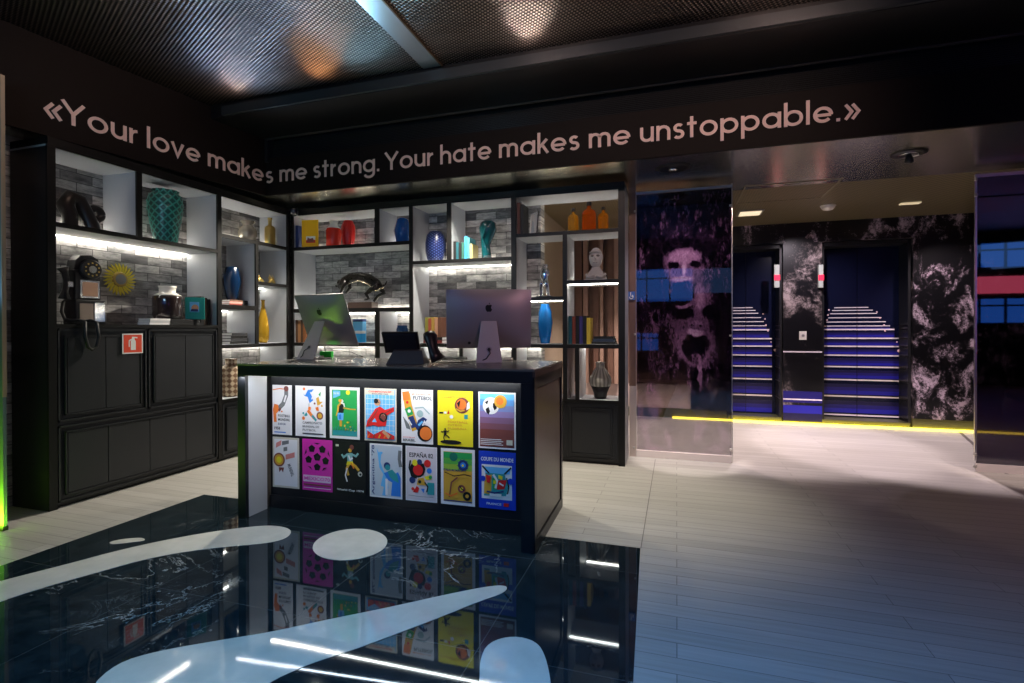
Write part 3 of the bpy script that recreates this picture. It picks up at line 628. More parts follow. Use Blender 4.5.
# little blue access sign on the bronze column
p0, p1 = PY(627.5, 300, 5.545), PY(635, 291.5, 5.545)
t = thing('access_sign', (p0.x, 5.545, p0.z), 'small blue square wheelchair access sign on the bronze column', 'sign')
sw, sh_ = p1.x - p0.x, p1.z - p0.z
B().box(0, sw, 0, .004, 0, sh_, c('sign_blue', (.06, .16, .45))).build('plate', t)
b = B(); b.tube([(sw * (.5 + .24 * math.cos(a)), -.002, sh_ * (.38 + .24 * math.sin(a))) for a in [PI * 1.0 + i * PI * 1.3 / 12 for i in range(13)]], .004, M['paper'], 6)
b.tube([(sw * .42, -.002, sh_ * .75), (sw * .45, -.002, sh_ * .42), (sw * .66, -.002, sh_ * .42), (sw * .74, -.002, sh_ * .2)], .004, M['paper'], 6); b.ball((sw * .42, -.002, sh_ * .83), .007, .003, .007, M['paper'], 8, 6)
b.build('wheelchair_symbol', t)
# left luminous column panel
t = thing('display_slab', (-4.6, 2.27, 0), 'tall standing glass slab glowing green at its foot at the left edge', 'panel')
B().box(-.24, .283, -.01, .01, .03, 3.06, mat('frosted_slab', (.10, .15, .15), .5, noise=.2)).build('slab', t)
B().box(-.24, .286, -.015, .015, 0, .03, M['black']).box(.281, .286, -.012, .012, .9, 3.065, c('slab_edge', (.35, .25, .16), .4)).build('edge_trim', t)
area('slab_green_light', (-4.50, 2.17, .02), (-4.50, 2.26, .40), .6, .04, (.40, 1, .02), 10)
area('slab_blue_light', (-4.55, 2.0, 1.6), (-4.55, 2.2, 1.9), .4, .1, (.3, .6, 1), .8)

# ------------------------------------------------------------------ quotation lettering
def arc(cx, cy, r, a0, a1, n=18, ry=None): return [(cx + r * math.cos(math.radians(a0 + (a1 - a0) * i / n)), cy + (ry or r) * math.sin(math.radians(a0 + (a1 - a0) * i / n))) for i in range(n + 1)]
G = {'o': (1.02, [arc(.51, .5, .41, 0, 360, 32)]), 'a': (1.0, [arc(.5, .5, .4, 0, 360, 32), [(.9, 0), (.9, 1)]]),
 'e': (1.0, [[(.12, .48), (.9, .48)] , arc(.5, .5, .4, -3, 318, 28)]), 'u': (.84, [[(.1, 1)] + arc(.42, .42, .32, 180, 360, 14), [(.74, 0), (.74, 1)]]),
 'r': (.52, [[(.1, 0), (.1, 1)], arc(.46, .52, .36, 180, 92, 8)]), 'n': (.84, [[(.1, 0), (.1, 1)], arc(.42, .58, .32, 180, 0, 14) + [(.74, 0)]]),
 'm': (1.30, [[(.1, 0), (.1, 1)], arc(.37, .64, .27, 180, 0, 12) + [(.64, 0)], arc(.92, .64, .27, 180, 0, 12) + [(1.19, 0)]]),
 'h': (.84, [[(.1, 0), (.1, 1.5)], arc(.42, .58, .32, 180, 0, 14) + [(.74, 0)]]),
 's': (.68, [arc(.34, .72, .21, 35, 270, 14, .20) + arc(.34, .29, .24, 90, -145, 16, .22)]), 't': (.60, [[(.28, 0), (.28, 1.38)], [(.02, .92), (.56, .92)]]),
 'l': (.22, [[(.1, 0), (.1, 1.5)]]), 'k': (.74, [[(.1, 0), (.1, 1.5)], [(.12, .42), (.62, 1.0)], [(.32, .60), (.68, 0)]]), 'v': (.80, [[(.05, 1), (.40, .05), (.75, 1)]]),
 'g': (1.0, [arc(.5, .5, .4, 0, 360, 32), [(.9, 1), (.9, -.05)] + arc(.51, -.05, .39, 0, -155, 14, .34)]), 'p': (1.0, [arc(.5, .5, .4, 0, 360, 32), [(.1, 1), (.1, -.45)]]),
 'b': (1.0, [arc(.5, .5, .4, 0, 360, 32), [(.1, 0), (.1, 1.5)]]), 'Y': (1.06, [[(.04, 1.4), (.53, .66), (1.02, 1.4)], [(.53, .70), (.53, 0)]]), '.': (.26, [[(.03, .09), (.21, .09)]]),
 '\u00ab': (.88, [[(.42, .95), (.08, .5), (.42, .05)], [(.80, .95), (.46, .5), (.80, .05)]]), '\u00bb': (.88, [[(.08, .95), (.42, .5), (.08, .05)], [(.46, .95), (.80, .5), (.46, .05)]])}
def ribbon(pl, w_):
    P = [Vector((p[0], p[1])) for p in pl]; L = []; R = []
    closed = (P[0] - P[-1]).length < 1e-6
    for i, p in enumerate(P):
        if closed: a = P[i - 1] if i else P[-2]; d = P[i + 1] if i < len(P) - 1 else P[1]
        else: a = P[max(i - 1, 0)]; d = P[min(i + 1, len(P) - 1)]
        d1 = (p - a); d2 = (d - p)
        if d1.length < 1e-9: d1 = d2
        if d2.length < 1e-9: d2 = d1
        d1 = d1.normalized(); d2 = d2.normalized(); n = Vector((-(d1 + d2).y, (d1 + d2).x)).normalized(); k = 1 / max(.45, n.dot(Vector((-d1.y, d1.x))))
        L.append(p + n * (w_ / 2 * k)); R.append(p - n * (w_ / 2 * k))
    return L, R
def word(parent, s, A, D, zb, xh, span):
    """letters of s from point A along unit D so that the word is span long"""
    gap = .13; nat = sum(G[ch][0] for ch in s) + gap * (len(s) - 1); k = span / nat; x = 0; nrm = Vector((-D.y, D.x, 0))
    for ch in s:
        wd, strokes = G[ch]; b = B()
        for si, st in enumerate(strokes):
            L, R = ribbon(st, .185); n = len(L); vs = []
            for off in (0, .0055 if si else .004):
                for q in L + R: p = A + D * ((x + q.x) * k) - nrm * off; vs.append((p.x, p.y, zb + q.y * xh))
            fs = []
            for i in range(n - 1):
                fs += [(i, i + 1, n + i + 1, n + i), (2 * n + i, 3 * n + i, 3 * n + i + 1, 2 * n + i + 1), (i, 2 * n + i, 2 * n + i + 1, i + 1), (n + i, n + i + 1, 3 * n + i + 1, 3 * n + i)]
            b.add(vs, fs, M['text'])
        b.build('letter', parent, recalc=False); x += wd + gap
ZB = 2.972; XH = .128
T = thing('quote_lettering', (0, 0, 0), 'rose quotation lettering along the back fascia ending in unstoppable', 'lettering')
for s, a, e in (('s', 265.6, 273.2), ('me', 279.6, 307.1), ('strong.', 313.2, 379.9), ('Your', 385, 434), ('hate', 440.3, 491.5), ('makes', 499, 579.6), ('me', 588.8, 630.6), ('unstoppable.', 640, 841), ('\u00bb', 844, 860)):
    x0 = PY(a, 150, FY).x; x1 = PY(e, 150, FY).x; word(T, s, Vector((x0, FY - .001, 0)), Vector((1, 0, 0)), ZB, XH, x1 - x0)
T = thing('quote_lettering', (0, 0, 0), 'rose lettering on the left fascia starting the quotation with Your love', 'lettering')
DL = Vector((math.sin(.128), math.cos(.128), 0)).normalized()
def on_left(px, py=140):
    # intersection of the pixel's ray with the slanted left fascia
    n = Vector((DL.y, -DL.x, 0)); o = Vector((SX0, FY, 0)); d = ray(px, py); return CP + d * ((o - CP).dot(n) / d.dot(n))
for s, a, e in (('\u00ab', 44, 62.5), ('Your', 61.5, 138.4), ('love', 146.6, 200), ('make', 207.5, 263.2)):
    p0 = on_left(a); p1 = on_left(e); word(T, s, Vector((p0.x, p0.y, 0)) + Vector((.001, 0, 0)), DL, ZB, XH, (p1 - p0).to_2d().length)

# ------------------------------------------------------------------ reception desk
DK = thing('reception_desk', (-2, 3.4, 0), 'black framed reception desk with two rows of posters in its front', 'desk', rz=.021)
X0, X1, Y0, Y1, HD = -1.016, 1.181, -.457, .414, 1.107
b = B(); b.box(X0, X1, Y0, Y1, HD - .012, HD, M['desktop']); b.build('tabletop', DK, bevel=.002)
b = B(); b.box(X0, X1, Y0 + .001, Y0 + .03, 1.022, HD - .012, M['desk']); b.box(X0, X1, Y0 + .03, Y1, 1.022, HD - .012, M['desk']); b.build('top_beam', DK, bevel=.002)
b = B(); b.box(X0, X0 + .068, Y0, Y0 + .03, 0, 1.022, M['desk']); b.box(X0, X0 + .03, Y0 + .03, Y1, 0, 1.022, M['desk']); b.box(X0 + .03, X0 + .068, Y0 + .03, Y0 + .21, 0, 1.022, M['grey']); b.build('side_panel', DK, bevel=.002)
b = B(); b.box(X1 - .085, X1 - .012, Y0, Y0 + .03, 0, 1.022, M['desk']); b.box(X1 - .085, X1 - .014, Y0 + .03, Y1 - .002, 0, 1.022, M['desk'])
for a in ((Y0, Y0 + .05, 0, 1.06), (Y1 - .05, Y1, 0, 1.06), (Y0, Y1, 0, .07), (Y0, Y1, .99, 1.06)): b.box(X1 - .014, X1, *a, M['desk'])
b.box(X1 - .014, X1 - .008, Y0 + .06, Y1 - .06, .08, .98, M['brown_panel']); b.box(X1 - .012, X1 + .004, Y0, Y1, 1.06, HD - .012, M['brown_panel']); b.build('side_panel', DK)
b = B(); b.box(X0 + .068, X1 - .085, -.21, -.18, 0, 1.022, M['desk']); b.box(X0 + .068, X1 - .085, -.222, -.21, .0, .10, M['black']); b.build('front_panel', DK)
FP = bpy.context.scene.objects['front_panel']
B().box(X0 + .07, X1 - .09, -.222, -.212, 1.013, 1.02, M['led']).build('led_strip', FP)
B().box(X0 + .03, X1 - .085, .10, Y1 - .01, .70, .73, M['desktop']).build('work_shelf', DK)
def text_geo(s, bold=False):
    cu = bpy.data.curves.new('lettering', 'FONT'); cu.body = s; cu.resolution_u = 2; o = bpy.data.objects.new('lettering', cu); COL.objects.link(o)
    if bold: cu.offset = .02
    dg = bpy.context.evaluated_depsgraph_get(); me = bpy.data.meshes.new_from_object(o.evaluated_get(dg)); vs = [v.co.copy() for v in me.vertices]; fs = [tuple(p.vertices) for p in me.polygons]
    bpy.data.objects.remove(o); bpy.data.curves.remove(cu); bpy.data.meshes.remove(me)
    x0 = min(v.x for v in vs); x1 = max(v.x for v in vs); y0 = min(v.y for v in vs); y1 = max(v.y for v in vs)
    return [((v.x - x0) / (x1 - x0), (v.y - y0) / (y1 - y0)) for v in vs], fs
class Poster:
    def __init__(s, x0, x1, z0, z1, label, border, fill, bw=.05):
        s.b = B(); s.w = x1 - x0; s.h = z1 - z0; s.x0 = x0; s.z0 = z0; s.k = 0; s.label = label
        s.b.box(0, s.w, -.003, 0, 0, s.h, border)
        if fill is not border: s.rect(bw, bw * s.w / s.h, 1 - bw, 1 - bw * s.w / s.h, fill)
    def pos(s): s.k += 1; return -.003 - .00025 * s.k
    def poly(s, pts, m): s.b.prism([(u * s.w, v * s.h) for u, v in pts], (0, s.pos(), 0), (1, 0, 0), (0, 0, 1), (0, 1, 0), .0002, m)
    def rect(s, u0, v0, u1, v1, m): s.poly([(u0, v0), (u1, v0), (u1, v1), (u0, v1)], m)
    def ell(s, u, v, r, m, ry=None, n=22): s.poly([(u + r * math.cos(2 * PI * i / n), v + (ry or r * s.w / s.h) * math.sin(2 * PI * i / n)) for i in range(n)], m)
    def text(s, t, u0, v0, u1, v1, m, rot=0, bold=True):
        vs, fs = text_geo(t, bold); y = s.pos(); W = (u1 - u0) * s.w; H = (v1 - v0) * s.h; cr, sr = math.cos(rot), math.sin(rot)
        s.b.add([(u0 * s.w + x * W * cr - z * H * sr, y, v0 * s.h + x * W * sr + z * H * cr) for x, z in vs], fs, m)
    def limb(s, pts, r, m):
        L, R = ribbon([(u * s.w, v * s.h) for u, v in pts], 2 * r * s.w); s.poly([(q.x / s.w, q.y / s.h) for q in L + R[::-1]], m)
    def player(s, u, v, k, body, skin, short, ball=None, flip=1):
        f = lambda a, q: (u + flip * a * k, v + q * k * s.w / s.h)
        s.limb([f(0, .0), f(-.22, -.35), f(-.10, -.75)], .075 * k, skin); s.limb([f(.05, 0), f(.38, -.18), f(.62, -.42)], .08 * k, skin)
        s.poly([f(-.16, .12), f(.2, .12), f(.26, -.18), (f(0, -.1)), f(-.25, -.16)], short); s.poly([f(-.2, .55), f(.18, .6), f(.2, .1), f(-.16, .08)], body)
        s.limb([f(-.16, .5), f(-.42, .3), f(-.55, .48)], .06 * k, body); s.limb([f(.14, .52), f(.42, .42), f(.58, .60)], .06 * k, body); s.ell(*f(.02, .74), .12 * k, skin)
        if ball: s.ell(*f(.70, -.62), .15 * k, ball)
    def done(s):
        t = s.b.build('poster', None, recalc=False); t.location = DK.matrix_basis @ Vector((s.x0, -.2115, s.z0)); t.rotation_euler = (0, 0, .021)
        return tag(t, s.label, 'poster', 'football posters on the desk front')
K = lambda n, *col, **k: c('ink_' + n, col, .5, **k)
W_, BK = K('white', .82, .80, .80), K('black', .008, .008, .009)
OR, GN, BL, RD, YL, PKI, TE, SK, GY_, NV = K('orange', .85, .20, .03), K('green', .02, .36, .08), K('blue', .03, .22, .70), K('red', .75, .02, .02), K('yellow', .85, .72, .02), K('magenta', .70, .03, .40), K('teal', .03, .32, .34), K('skin', .62, .33, .18), K('grey', .18, .19, .19), K('navy', .02, .04, .16)
LB_ = K('light_blue', .15, .50, .85); CR_ = K('cream', .66, .62, .50); MAR = K('maroon', .22, .06, .05); PUR = K('lilac', .28, .20, .42); OC = K('ochre', .70, .38, .04); DB = K('royal_blue', .01, .05, .55)
r1 = (.558, .932); r2 = (.160, .539)
p = Poster(-.927, -.753, *r1, 'narrow white poster with a grey kicking leg and orange patch, top left of desk', W_, W_)
p.limb([(.72, .92), (.72, .80), (.55, .62), (.3, .52)], .10, GY_); p.ell(.72, .93, .12, MAR); p.poly([(.02, .50), (.1, .62), (.3, .60), (.34, .48), (.2, .42), (.22, .25), (.08, .25)], OR); p.limb([(.02, .90), (.4, .93), (.6, .92)], .02, OR)
p.text('FOOTBALL', .3, .36, .92, .41, BK); p.text('MUNDIAL', .3, .28, .92, .33, BK); p.text('1958', .1, .10, .40, .16, BK); p.rect(.1, .04, .7, .06, BL); p.limb([(.72, .80), (.62, .66)], .04, W_); p.poly([(.3, .50), (.42, .56), (.46, .50), (.36, .46)], MAR); p.ell(.5, .47, .04, OR); p.text('SUECIA', .3, .20, .7, .24, NV); p.done()
p = Poster(-.72, -.459, *r1, 'white poster with a blue shirted player and scattered orange shapes', W_, W_)
p.poly([(.32, .80), (.42, .92), (.62, .94), (.52, .86), (.60, .72), (.48, .66), (.42, .78), (.26, .84)], BL); p.limb([(.46, .66), (.46, .54)], .008, GY_); p.limb([(.42, .52), (.52, .44), (.64, .36)], .045, OR); p.limb([(.56, .42), (.70, .32)], .035, TE); p.ell(.82, .42, .11, MAR); p.ell(.82, .42, .07, OC)
p.poly([(.70, .76), (.78, .80), (.82, .70), (.92, .70), (.82, .64), (.74, .62)], OC); p.poly([(.78, .84), (.86, .90), (.84, .80)], GN); p.ell(.3, .94, .04, OR); p.poly([(.30, .42), (.38, .48), (.42, .42), (.34, .40)], TE); p.ell(.28, .36, .05, OR)
p.text('CAMPEONATO', .25, .25, .9, .30, GY_); p.text('MUNDIAL DE', .25, .18, .8, .22, GY_); p.text('FUTBOL', .25, .11, .7, .15, GY_); p.rect(.25, .05, .93, .07, BK); p.limb([(.52, .88), (.60, .80), (.56, .74)], .02, W_); p.poly([(.68, .58), (.78, .60), (.80, .52), (.72, .52)], OR); p.ell(.66, .66, .03, MAR); p.ell(.28, .46, .03, TE); p.ell(.90, .62, .03, OC); p.poly([(.46, .60), (.54, .58), (.52, .52), (.44, .54)], OR); p.done()
p = Poster(-.422, -.173, *r1, 'green poster in white border with a dark archer-like player in blue shorts', W_, GN, .08)
p.poly([(.12, .93), (.36, .93), (.36, .84), (.22, .80), (.12, .78)], LB_); p.ell(.62, .90, .07, YL); p.rect(.1, .06, .92, .16, TE); p.poly([(.32, .62), (.42, .70), (.50, .60), (.46, .50), (.30, .48)], BK); p.limb([(.46, .60), (.70, .58), (.88, .58)], .018, OC); p.ell(.42, .73, .05, W_); p.poly([(.26, .50), (.48, .50), (.46, .36), (.28, .36)], LB_); p.limb([(.38, .36), (.38, .24)], .04, OC); p.limb([(.28, .52), (.30, .64), (.40, .70)], .03, OC)
for i in range(14): p.ell(.5 + random.random() * .36, .16 + random.random() * .20, .025, (OC, YL, GN)[i % 3])
p.ell(.37, .74, .055, OC); p.limb([(.30, .56), (.24, .44)], .02, OC); p.poly([(.32, .46), (.40, .48), (.40, .38), (.34, .38)], BL); p.text('CHILE 1962', .14, .86, .34, .90, W_); p.limb([(.40, .70), (.50, .68), (.52, .62)], .02, W_)
for i in range(10): p.limb([(.12 + i * .08, .16), (.16 + i * .08, .22 + .02 * (i % 3))], .008, TE)
p.done()
p = Poster(-.132, .122, *r1, 'blue grid poster with a red shirted goalkeeper clasping a ball', CR_, LB_, .04)
for i in range(8): p.rect(.06, .10 + i * .10, .94, .107 + i * .10, W_); p.rect(.1 + i * .115, .05, .108 + i * .115, .88, W_)
p.rect(.05, .88, .95, .97, CR_); p.text('CHAMPIONSHIP', .14, .92, .86, .955, RD); p.text('ENGLAND 1966', .25, .885, .75, .91, NV)
p.poly([(.36, .62), (.50, .66), (.66, .60), (.94, .66), (.94, .58), (.72, .50), (.68, .30), (.44, .28), (.30, .30), (.06, .26), (.10, .38), (.30, .56)], RD); p.poly([(.34, .44), (.24, .36), (.40, .36)], LB_); p.ell(.42, .74, .10, SK); p.ell(.38, .76, .07, BK); p.ell(.60, .46, .13, BK); p.ell(.60, .47, .07, SK); p.poly([(.10, .05), (.95, .05), (.95, .12), (.6, .22), (.3, .12), (.1, .2)], RD); p.limb([(.6, .2), (.8, .08)], .05, SK); p.limb([(.60, .52), (.88, .62)], .012, MAR); p.limb([(.14, .34), (.34, .50), (.44, .60)], .012, MAR); p.poly([(.50, .46), (.60, .52), (.70, .46), (.64, .38)], MAR); p.ell(.47, .735, .015, BK)
for i in range(5): p.limb([(.12 + i * .17, .06), (.18 + i * .17, .13)], .02, (OR, MAR, OC)[i % 3])
p.done()
p = Poster(.161, .402, *r1, 'white poster titled FUTEBOL with a striped leg and large orange ball', W_, W_)
p.text('MUNDIAL DE', .34, .90, .92, .93, OR); p.text('FUTEBOL', .38, .81, .97, .88, BK); p.limb([(.16, .92), (.22, .70), (.34, .45), (.46, .25)], .12, OC); p.limb([(.14, .96), (.17, .80)], .11, OR); p.limb([(.20, .66), (.30, .52)], .10, GN); p.limb([(.30, .50), (.42, .30)], .09, NV); p.poly([(.05, .50), (.25, .35), (.30, .25), (.16, .28)], GY_)
p.poly([(.45, .30), (.54, .44), (.70, .50), (.82, .46), (.70, .34), (.56, .22)], NV); p.limb([(.55, .34), (.68, .42)], .03, LB_); p.ell(.75, .20, .235, BK); p.ell(.78, .20, .19, OR); p.limb([(.68, .34), (.74, .42), (.80, .36)], .02, W_); p.ell(.60, .56, .10, K('sea_grey', .35, .48, .48)); p.limb([(.44, .66), (.70, .68), (.90, .56)], .015, K('sea_grey', .35, .48, .48)); p.ell(.26, .60, .05, W_); p.ell(.20, .76, .04, RD); p.limb([(.24, .44), (.34, .34)], .02, W_); p.text('BRASIL', .06, .04, .46, .08, BK); p.text('JUNHO DE 1950', .06, .10, .44, .12, RD); p.done()
p = Poster(.437, .694, *r1, 'bright yellow poster with a big orange ball and a small black kicking silhouette', YL, YL)
p.ell(.70, .74, .21, MAR); p.ell(.68, .76, .14, OR); p.poly([(.82, .66), (.92, .70), (.90, .82), (.84, .78)], W_); p.poly([(.76, .50), (.86, .50), (.86, .58), (.76, .58)], TE); p.text('CHAMPIONNAT', .06, .86, .90, .90, OC, .03); p.rect(.05, .58, .16, .61, BK); p.rect(.18, .58, .26, .62, W_); p.poly([(.28, .58), (.34, .58), (.33, .66)], RD); p.ell(.40, .53, .05, W_)
p.text('FOOTBALL', .30, .42, .86, .46, OC); p.text('FUTBOL', .30, .37, .72, .40, OC); p.text('FUSSBALL', .30, .31, .84, .34, OC); p.ell(.38, .07, .30, BK, .04); p.player(.22, .20, .20, BK, BK, BK); p.poly([(.56, .78), (.66, .84), (.62, .70)], BK); p.limb([(.54, .68), (.66, .64), (.78, .66)], .02, OC); p.done()
p = Poster(.734, .993, *r1, 'blue to maroon poster with a black and white globe meeting an orange ball', W_, LB_, .04)
for i, m_ in enumerate((MAR, MAR, MAR, K('plum_a', .24, .09, .12), K('plum_b', .24, .12, .22), PUR, K('blue_a', .20, .26, .55), K('blue_b', .12, .34, .72))): p.rect(.04, .03 + i * .105, .96, .03 + (i + 1) * .105, m_)
p.ell(.34, .76, .22, W_); p.poly([(.20, .70), (.28, .74), (.32, .66), (.28, .60), (.22, .64)], BK); p.poly([(.40, .80), (.48, .84), (.50, .72), (.44, .68), (.40, .74)], BK); p.poly([(.18, .82), (.28, .86), (.24, .78)], BK); p.ell(.60, .84, .17, OC); p.ell(.58, .85, .10, OR)
for i in range(4): p.rect(.06, .16 - i * .03, .62 + .05 * (i % 2), .172 - i * .03, W_)
p.rect(.76, .08, .92, .17, CR_); p.done()
p = Poster(-.927, -.69, *r2, 'cream poster with a tilted yellow rosette and red and black blocks', CR_, W_, .06)
p.poly([(.12, .78), (.32, .84), (.34, .94), (.14, .88)], K('rose', .70, .25, .22)); p.poly([(.36, .84), (.62, .88), (.62, .95), (.36, .92)], GY_); p.poly([(.42, .72), (.56, .74), (.56, .82), (.42, .80)], GY_); p.poly([(.50, .56), (.84, .62), (.84, .72), (.50, .66)], K('rose', .70, .25, .22)); p.ell(.25, .55, .22, MAR); p.ell(.25, .55, .17, OC); p.ell(.25, .55, .10, YL); p.poly([(.24, .40), (.44, .40), (.40, .30), (.34, .36), (.26, .30)], MAR); p.text('MUNDIAL', .56, .46, .96, .54, GY_, -1.15); p.done()
p = Poster(-.66, -.402, *r2, 'magenta poster with a black panelled football and MEXICO lettering', PKI, PKI)
p.poly([(.50 + .13 * math.sin(2 * PI * i / 5), .66 + .085 * math.cos(2 * PI * i / 5)) for i in range(5)], BK)
for k in range(5):
    a = 2 * PI * (k + .0) / 5 + PI; cx_, cy_ = .50 + .30 * math.sin(a), .66 + .195 * math.cos(a); p.poly([(cx_ + .12 * math.sin(a + PI + 2 * PI * i / 5), cy_ + .078 * math.cos(a + PI + 2 * PI * i / 5)) for i in range(5)], BK)
    a += PI / 5; cx_, cy_ = .50 + .42 * math.sin(a), .66 + .275 * math.cos(a); tx, ty = math.cos(a), -math.sin(a) * .65; p.poly([(cx_ - .10 * tx, cy_ - .10 * ty), (cx_ + .10 * tx, cy_ + .10 * ty), (cx_ - .05 * math.sin(a), cy_ - .03 * math.cos(a))], BK)
p.rect(.04, .17, .96, .30, K('pale_pink', .80, .55, .70)); p.text('MEXICO70', .07, .20, .93, .27, PKI); p.rect(.05, .10, .96, .13, MAR); p.rect(.05, .05, .96, .06, W_); p.done()
p = Poster(-.376, -.123, *r2, 'black poster with a yellow and teal player chasing a white ball', BK, BK)
p.player(.48, .60, .48, K('pale_teal', .25, .50, .48), OC, YL, CR_); p.ell(.55, .90, .07, MAR); p.rect(.02, .90, .12, .94, CR_); p.limb([(.44, .74), (.50, .66), (.58, .70)], .025, W_); p.limb([(.52, .60), (.62, .50)], .02, OR); p.ell(.83, .395, .035, BK); p.limb([(.40, .50), (.34, .36), (.40, .24)], .02, W_); p.text('World Cup 1974', .06, .05, .94, .10, W_); p.done()
p = Poster(-.091, .165, *r2, 'pale poster of two blue footballers with raised arms, Argentina 78 along its side', W_, K('pale_grey', .55, .60, .66), .04)
p.text("Argentina '78", .17, .04, 1.55, .115, NV, PI / 2); p.poly([(.22, .92), (.28, .84), (.36, .86), (.42, .84), (.36, .80), (.34, .66), (.42, .52), (.50, .44), (.58, .20), (.50, .04), (.38, .04), (.44, .20), (.34, .22), (.42, .44), (.30, .56), (.26, .78)], LB_)
p.ell(.54, .60, .10, NV); p.ell(.56, .57, .08, TE); p.poly([(.44, .46), (.58, .50), (.72, .44), (.88, .50), (.96, .40), (.96, .05), (.66, .05), (.70, .30), (.56, .34)], BL); p.poly([(.56, .50), (.70, .54), (.86, .44), (.90, .30), (.74, .34), (.62, .40)], TE); p.limb([(.94, .90), (.92, .74), (.96, .60)], .05, GY_); p.rect(.49, .06, .56, .36, W_); p.done()
p = Poster(.193, .431, *r2, 'white poster of black, red and yellow abstract blots headed ESPANA 82', W_, K('pale_pink_white', .72, .64, .66), .03)
p.text('ESPA\u00d1A 82', .12, .80, .88, .90, BK, 0); p.ell(.38, .58, .24, BK); p.ell(.40, .57, .16, RD); p.ell(.30, .70, .09, YL); p.ell(.45, .72, .08, NV); p.ell(.70, .70, .11, RD); p.ell(.76, .57, .08, BL); p.poly([(.60, .46), (.84, .50), (.84, .42), (.66, .40)], YL); p.ell(.22, .38, .10, NV); p.poly([(.40, .42), (.58, .44), (.66, .30), (.36, .30)], OC); p.poly([(.36, .28), (.44, .24), (.40, .16), (.24, .16)], RD); p.rect(.70, .14, .92, .36, TE); p.limb([(.16, .74), (.12, .60), (.20, .46), (.36, .42)], .025, BK); p.limb([(.56, .70), (.62, .60), (.56, .48)], .02, BK); p.ell(.46, .36, .05, BK); p.ell(.80, .46, .05, GN); p.ell(.24, .22, .05, RD); p.limb([(.62, .36), (.72, .28), (.68, .18)], .02, BK); p.limb([(.10, .10), (.5, .09), (.9, .10)], .006, GY_); p.poly([(.50, .24), (.62, .24), (.58, .16)], BL); p.done()
p = Poster(.46, .707, *r2, 'green and ochre framed poster of spiky sun discs over a plain', W_, OC, .08)
for i, m_ in enumerate((K('lime', .30, .50, .05), K('leaf', .10, .42, .06), GN)): p.rect(.08, .62 + i * .107, .92, .62 + (i + 1) * .107, m_)
p.rect(.08, .06, .92, .08, NV); p.text('ITALIA MCMXC', .08, .60, .60, .64, NV); p.ell(.38, .86, .12, K('deep_green', .01, .16, .10)); p.ell(.66, .72, .15, NV); p.ell(.66, .72, .08, BL)
for i in range(10):
    a = i * .63; p.poly([(.66 + .12 * math.cos(a), .72 + .08 * math.sin(a)), (.66 + .2 * math.cos(a + .1), .72 + .13 * math.sin(a + .1)), (.66 + .12 * math.cos(a + .3), .72 + .08 * math.sin(a + .3))], NV)
p.limb([(.5, .50), (.32, .40), (.26, .14)], .02, MAR); p.ell(.62, .30, .11, MAR); p.ell(.62, .30, .05, YL); p.ell(.78, .18, .12, BK); p.ell(.78, .18, .05, OC); p.limb([(.56, .36), (.62, .30), (.70, .28)], .015, BK); p.limb([(.12, .58), (.4, .52), (.7, .56), (.9, .54)], .012, BK); p.ell(.66, .72, .03, YL); p.limb([(.14, .20), (.3, .16), (.5, .22)], .02, OR); p.done()
p = Poster(.735, .992, *r2, 'royal blue poster lettered COUPE DU MONDE around a collage of a stadium', DB, DB)
p.text('COUPE DU MONDE', .06, .83, .94, .90, W_); p.rect(.08, .17, .90, .77, W_); p.poly([(.14, .73), (.86, .73), (.84, .62), (.18, .62)], LB_); p.poly([(.18, .62), (.70, .62), (.80, .40), (.74, .24), (.14, .22), (.20, .40)], TE); p.poly([(.16, .56), (.36, .60), (.34, .24), (.14, .26)], OC); p.poly([(.46, .50), (.76, .52), (.70, .36), (.50, .34)], RD); p.rect(.38, .34, .50, .54, GN); p.limb([(.1, .74), (.28, .62)], .02, BK); p.limb([(.88, .74), (.70, .62)], .02, BK); p.limb([(.4, .60), (.5, .50), (.46, .36)], .03, W_); p.ell(.12, .52, .07, DB); p.ell(.86, .50, .08, DB); p.rect(.30, .22, .62, .27, W_)
p.poly([(.20, .60), (.34, .56), (.30, .44), (.22, .46)], RD); p.poly([(.54, .60), (.66, .58), (.64, .52), (.54, .54)], YL); p.limb([(.22, .30), (.44, .28), (.68, .32)], .02, NV); p.limb([(.56, .46), (.68, .42)], .02, W_); p.rect(.40, .44, .48, .50, YL); p.limb([(.76, .56), (.82, .40), (.78, .28)], .015, BK); p.text('FRANCE', .22, .07, .62, .11, W_); p.rect(.68, .06, .82, .12, RD); p.done()

# marble inlays of the floor
def flat(name, pts, m, h=.003): return struct(name, B().prism([(PZ(x, y).x, PZ(x, y).y) for x, y in pts], (0, 0, .0005), (1, 0, 0), (0, 1, 0), (0, 0, 1), h, m))
def smooth(pts, k=3):
    for _ in range(k):
        q = []
        for i in range(len(pts)):
            a, b_ = pts[i], pts[(i + 1) % len(pts)]; q += [(a[0] * .75 + b_[0] * .25, a[1] * .75 + b_[1] * .25), (a[0] * .25 + b_[0] * .75, a[1] * .25 + b_[1] * .75)]
        pts = q
    return pts
flat('trim_15', smooth([(-60, 604), (-20, 588), (0, 581.6), (62, 566), (125, 549), (187, 536), (245, 527.5), (275, 525.5), (293, 530), (287, 539), (265, 544), (219, 547.5), (156, 556.6), (94, 573.8), (40, 589), (0, 602), (-60, 626)], 2), M['inlay'])
flat('trim_16', ell(350, 545, 37.5, 15.4, -.10, 40), M['inlay'])
flat('trim_17', smooth([(40, 780), (88, 690), (116, 664), (156, 652), (219, 641), (275, 632), (320, 621.8), (384, 609), (449, 594.4), (495, 585.5), (509, 587), (503, 594), (481, 601), (442, 617), (400, 633), (352, 651), (310, 664), (262, 686), (190, 740), (150, 800)], 2), M['inlay'])
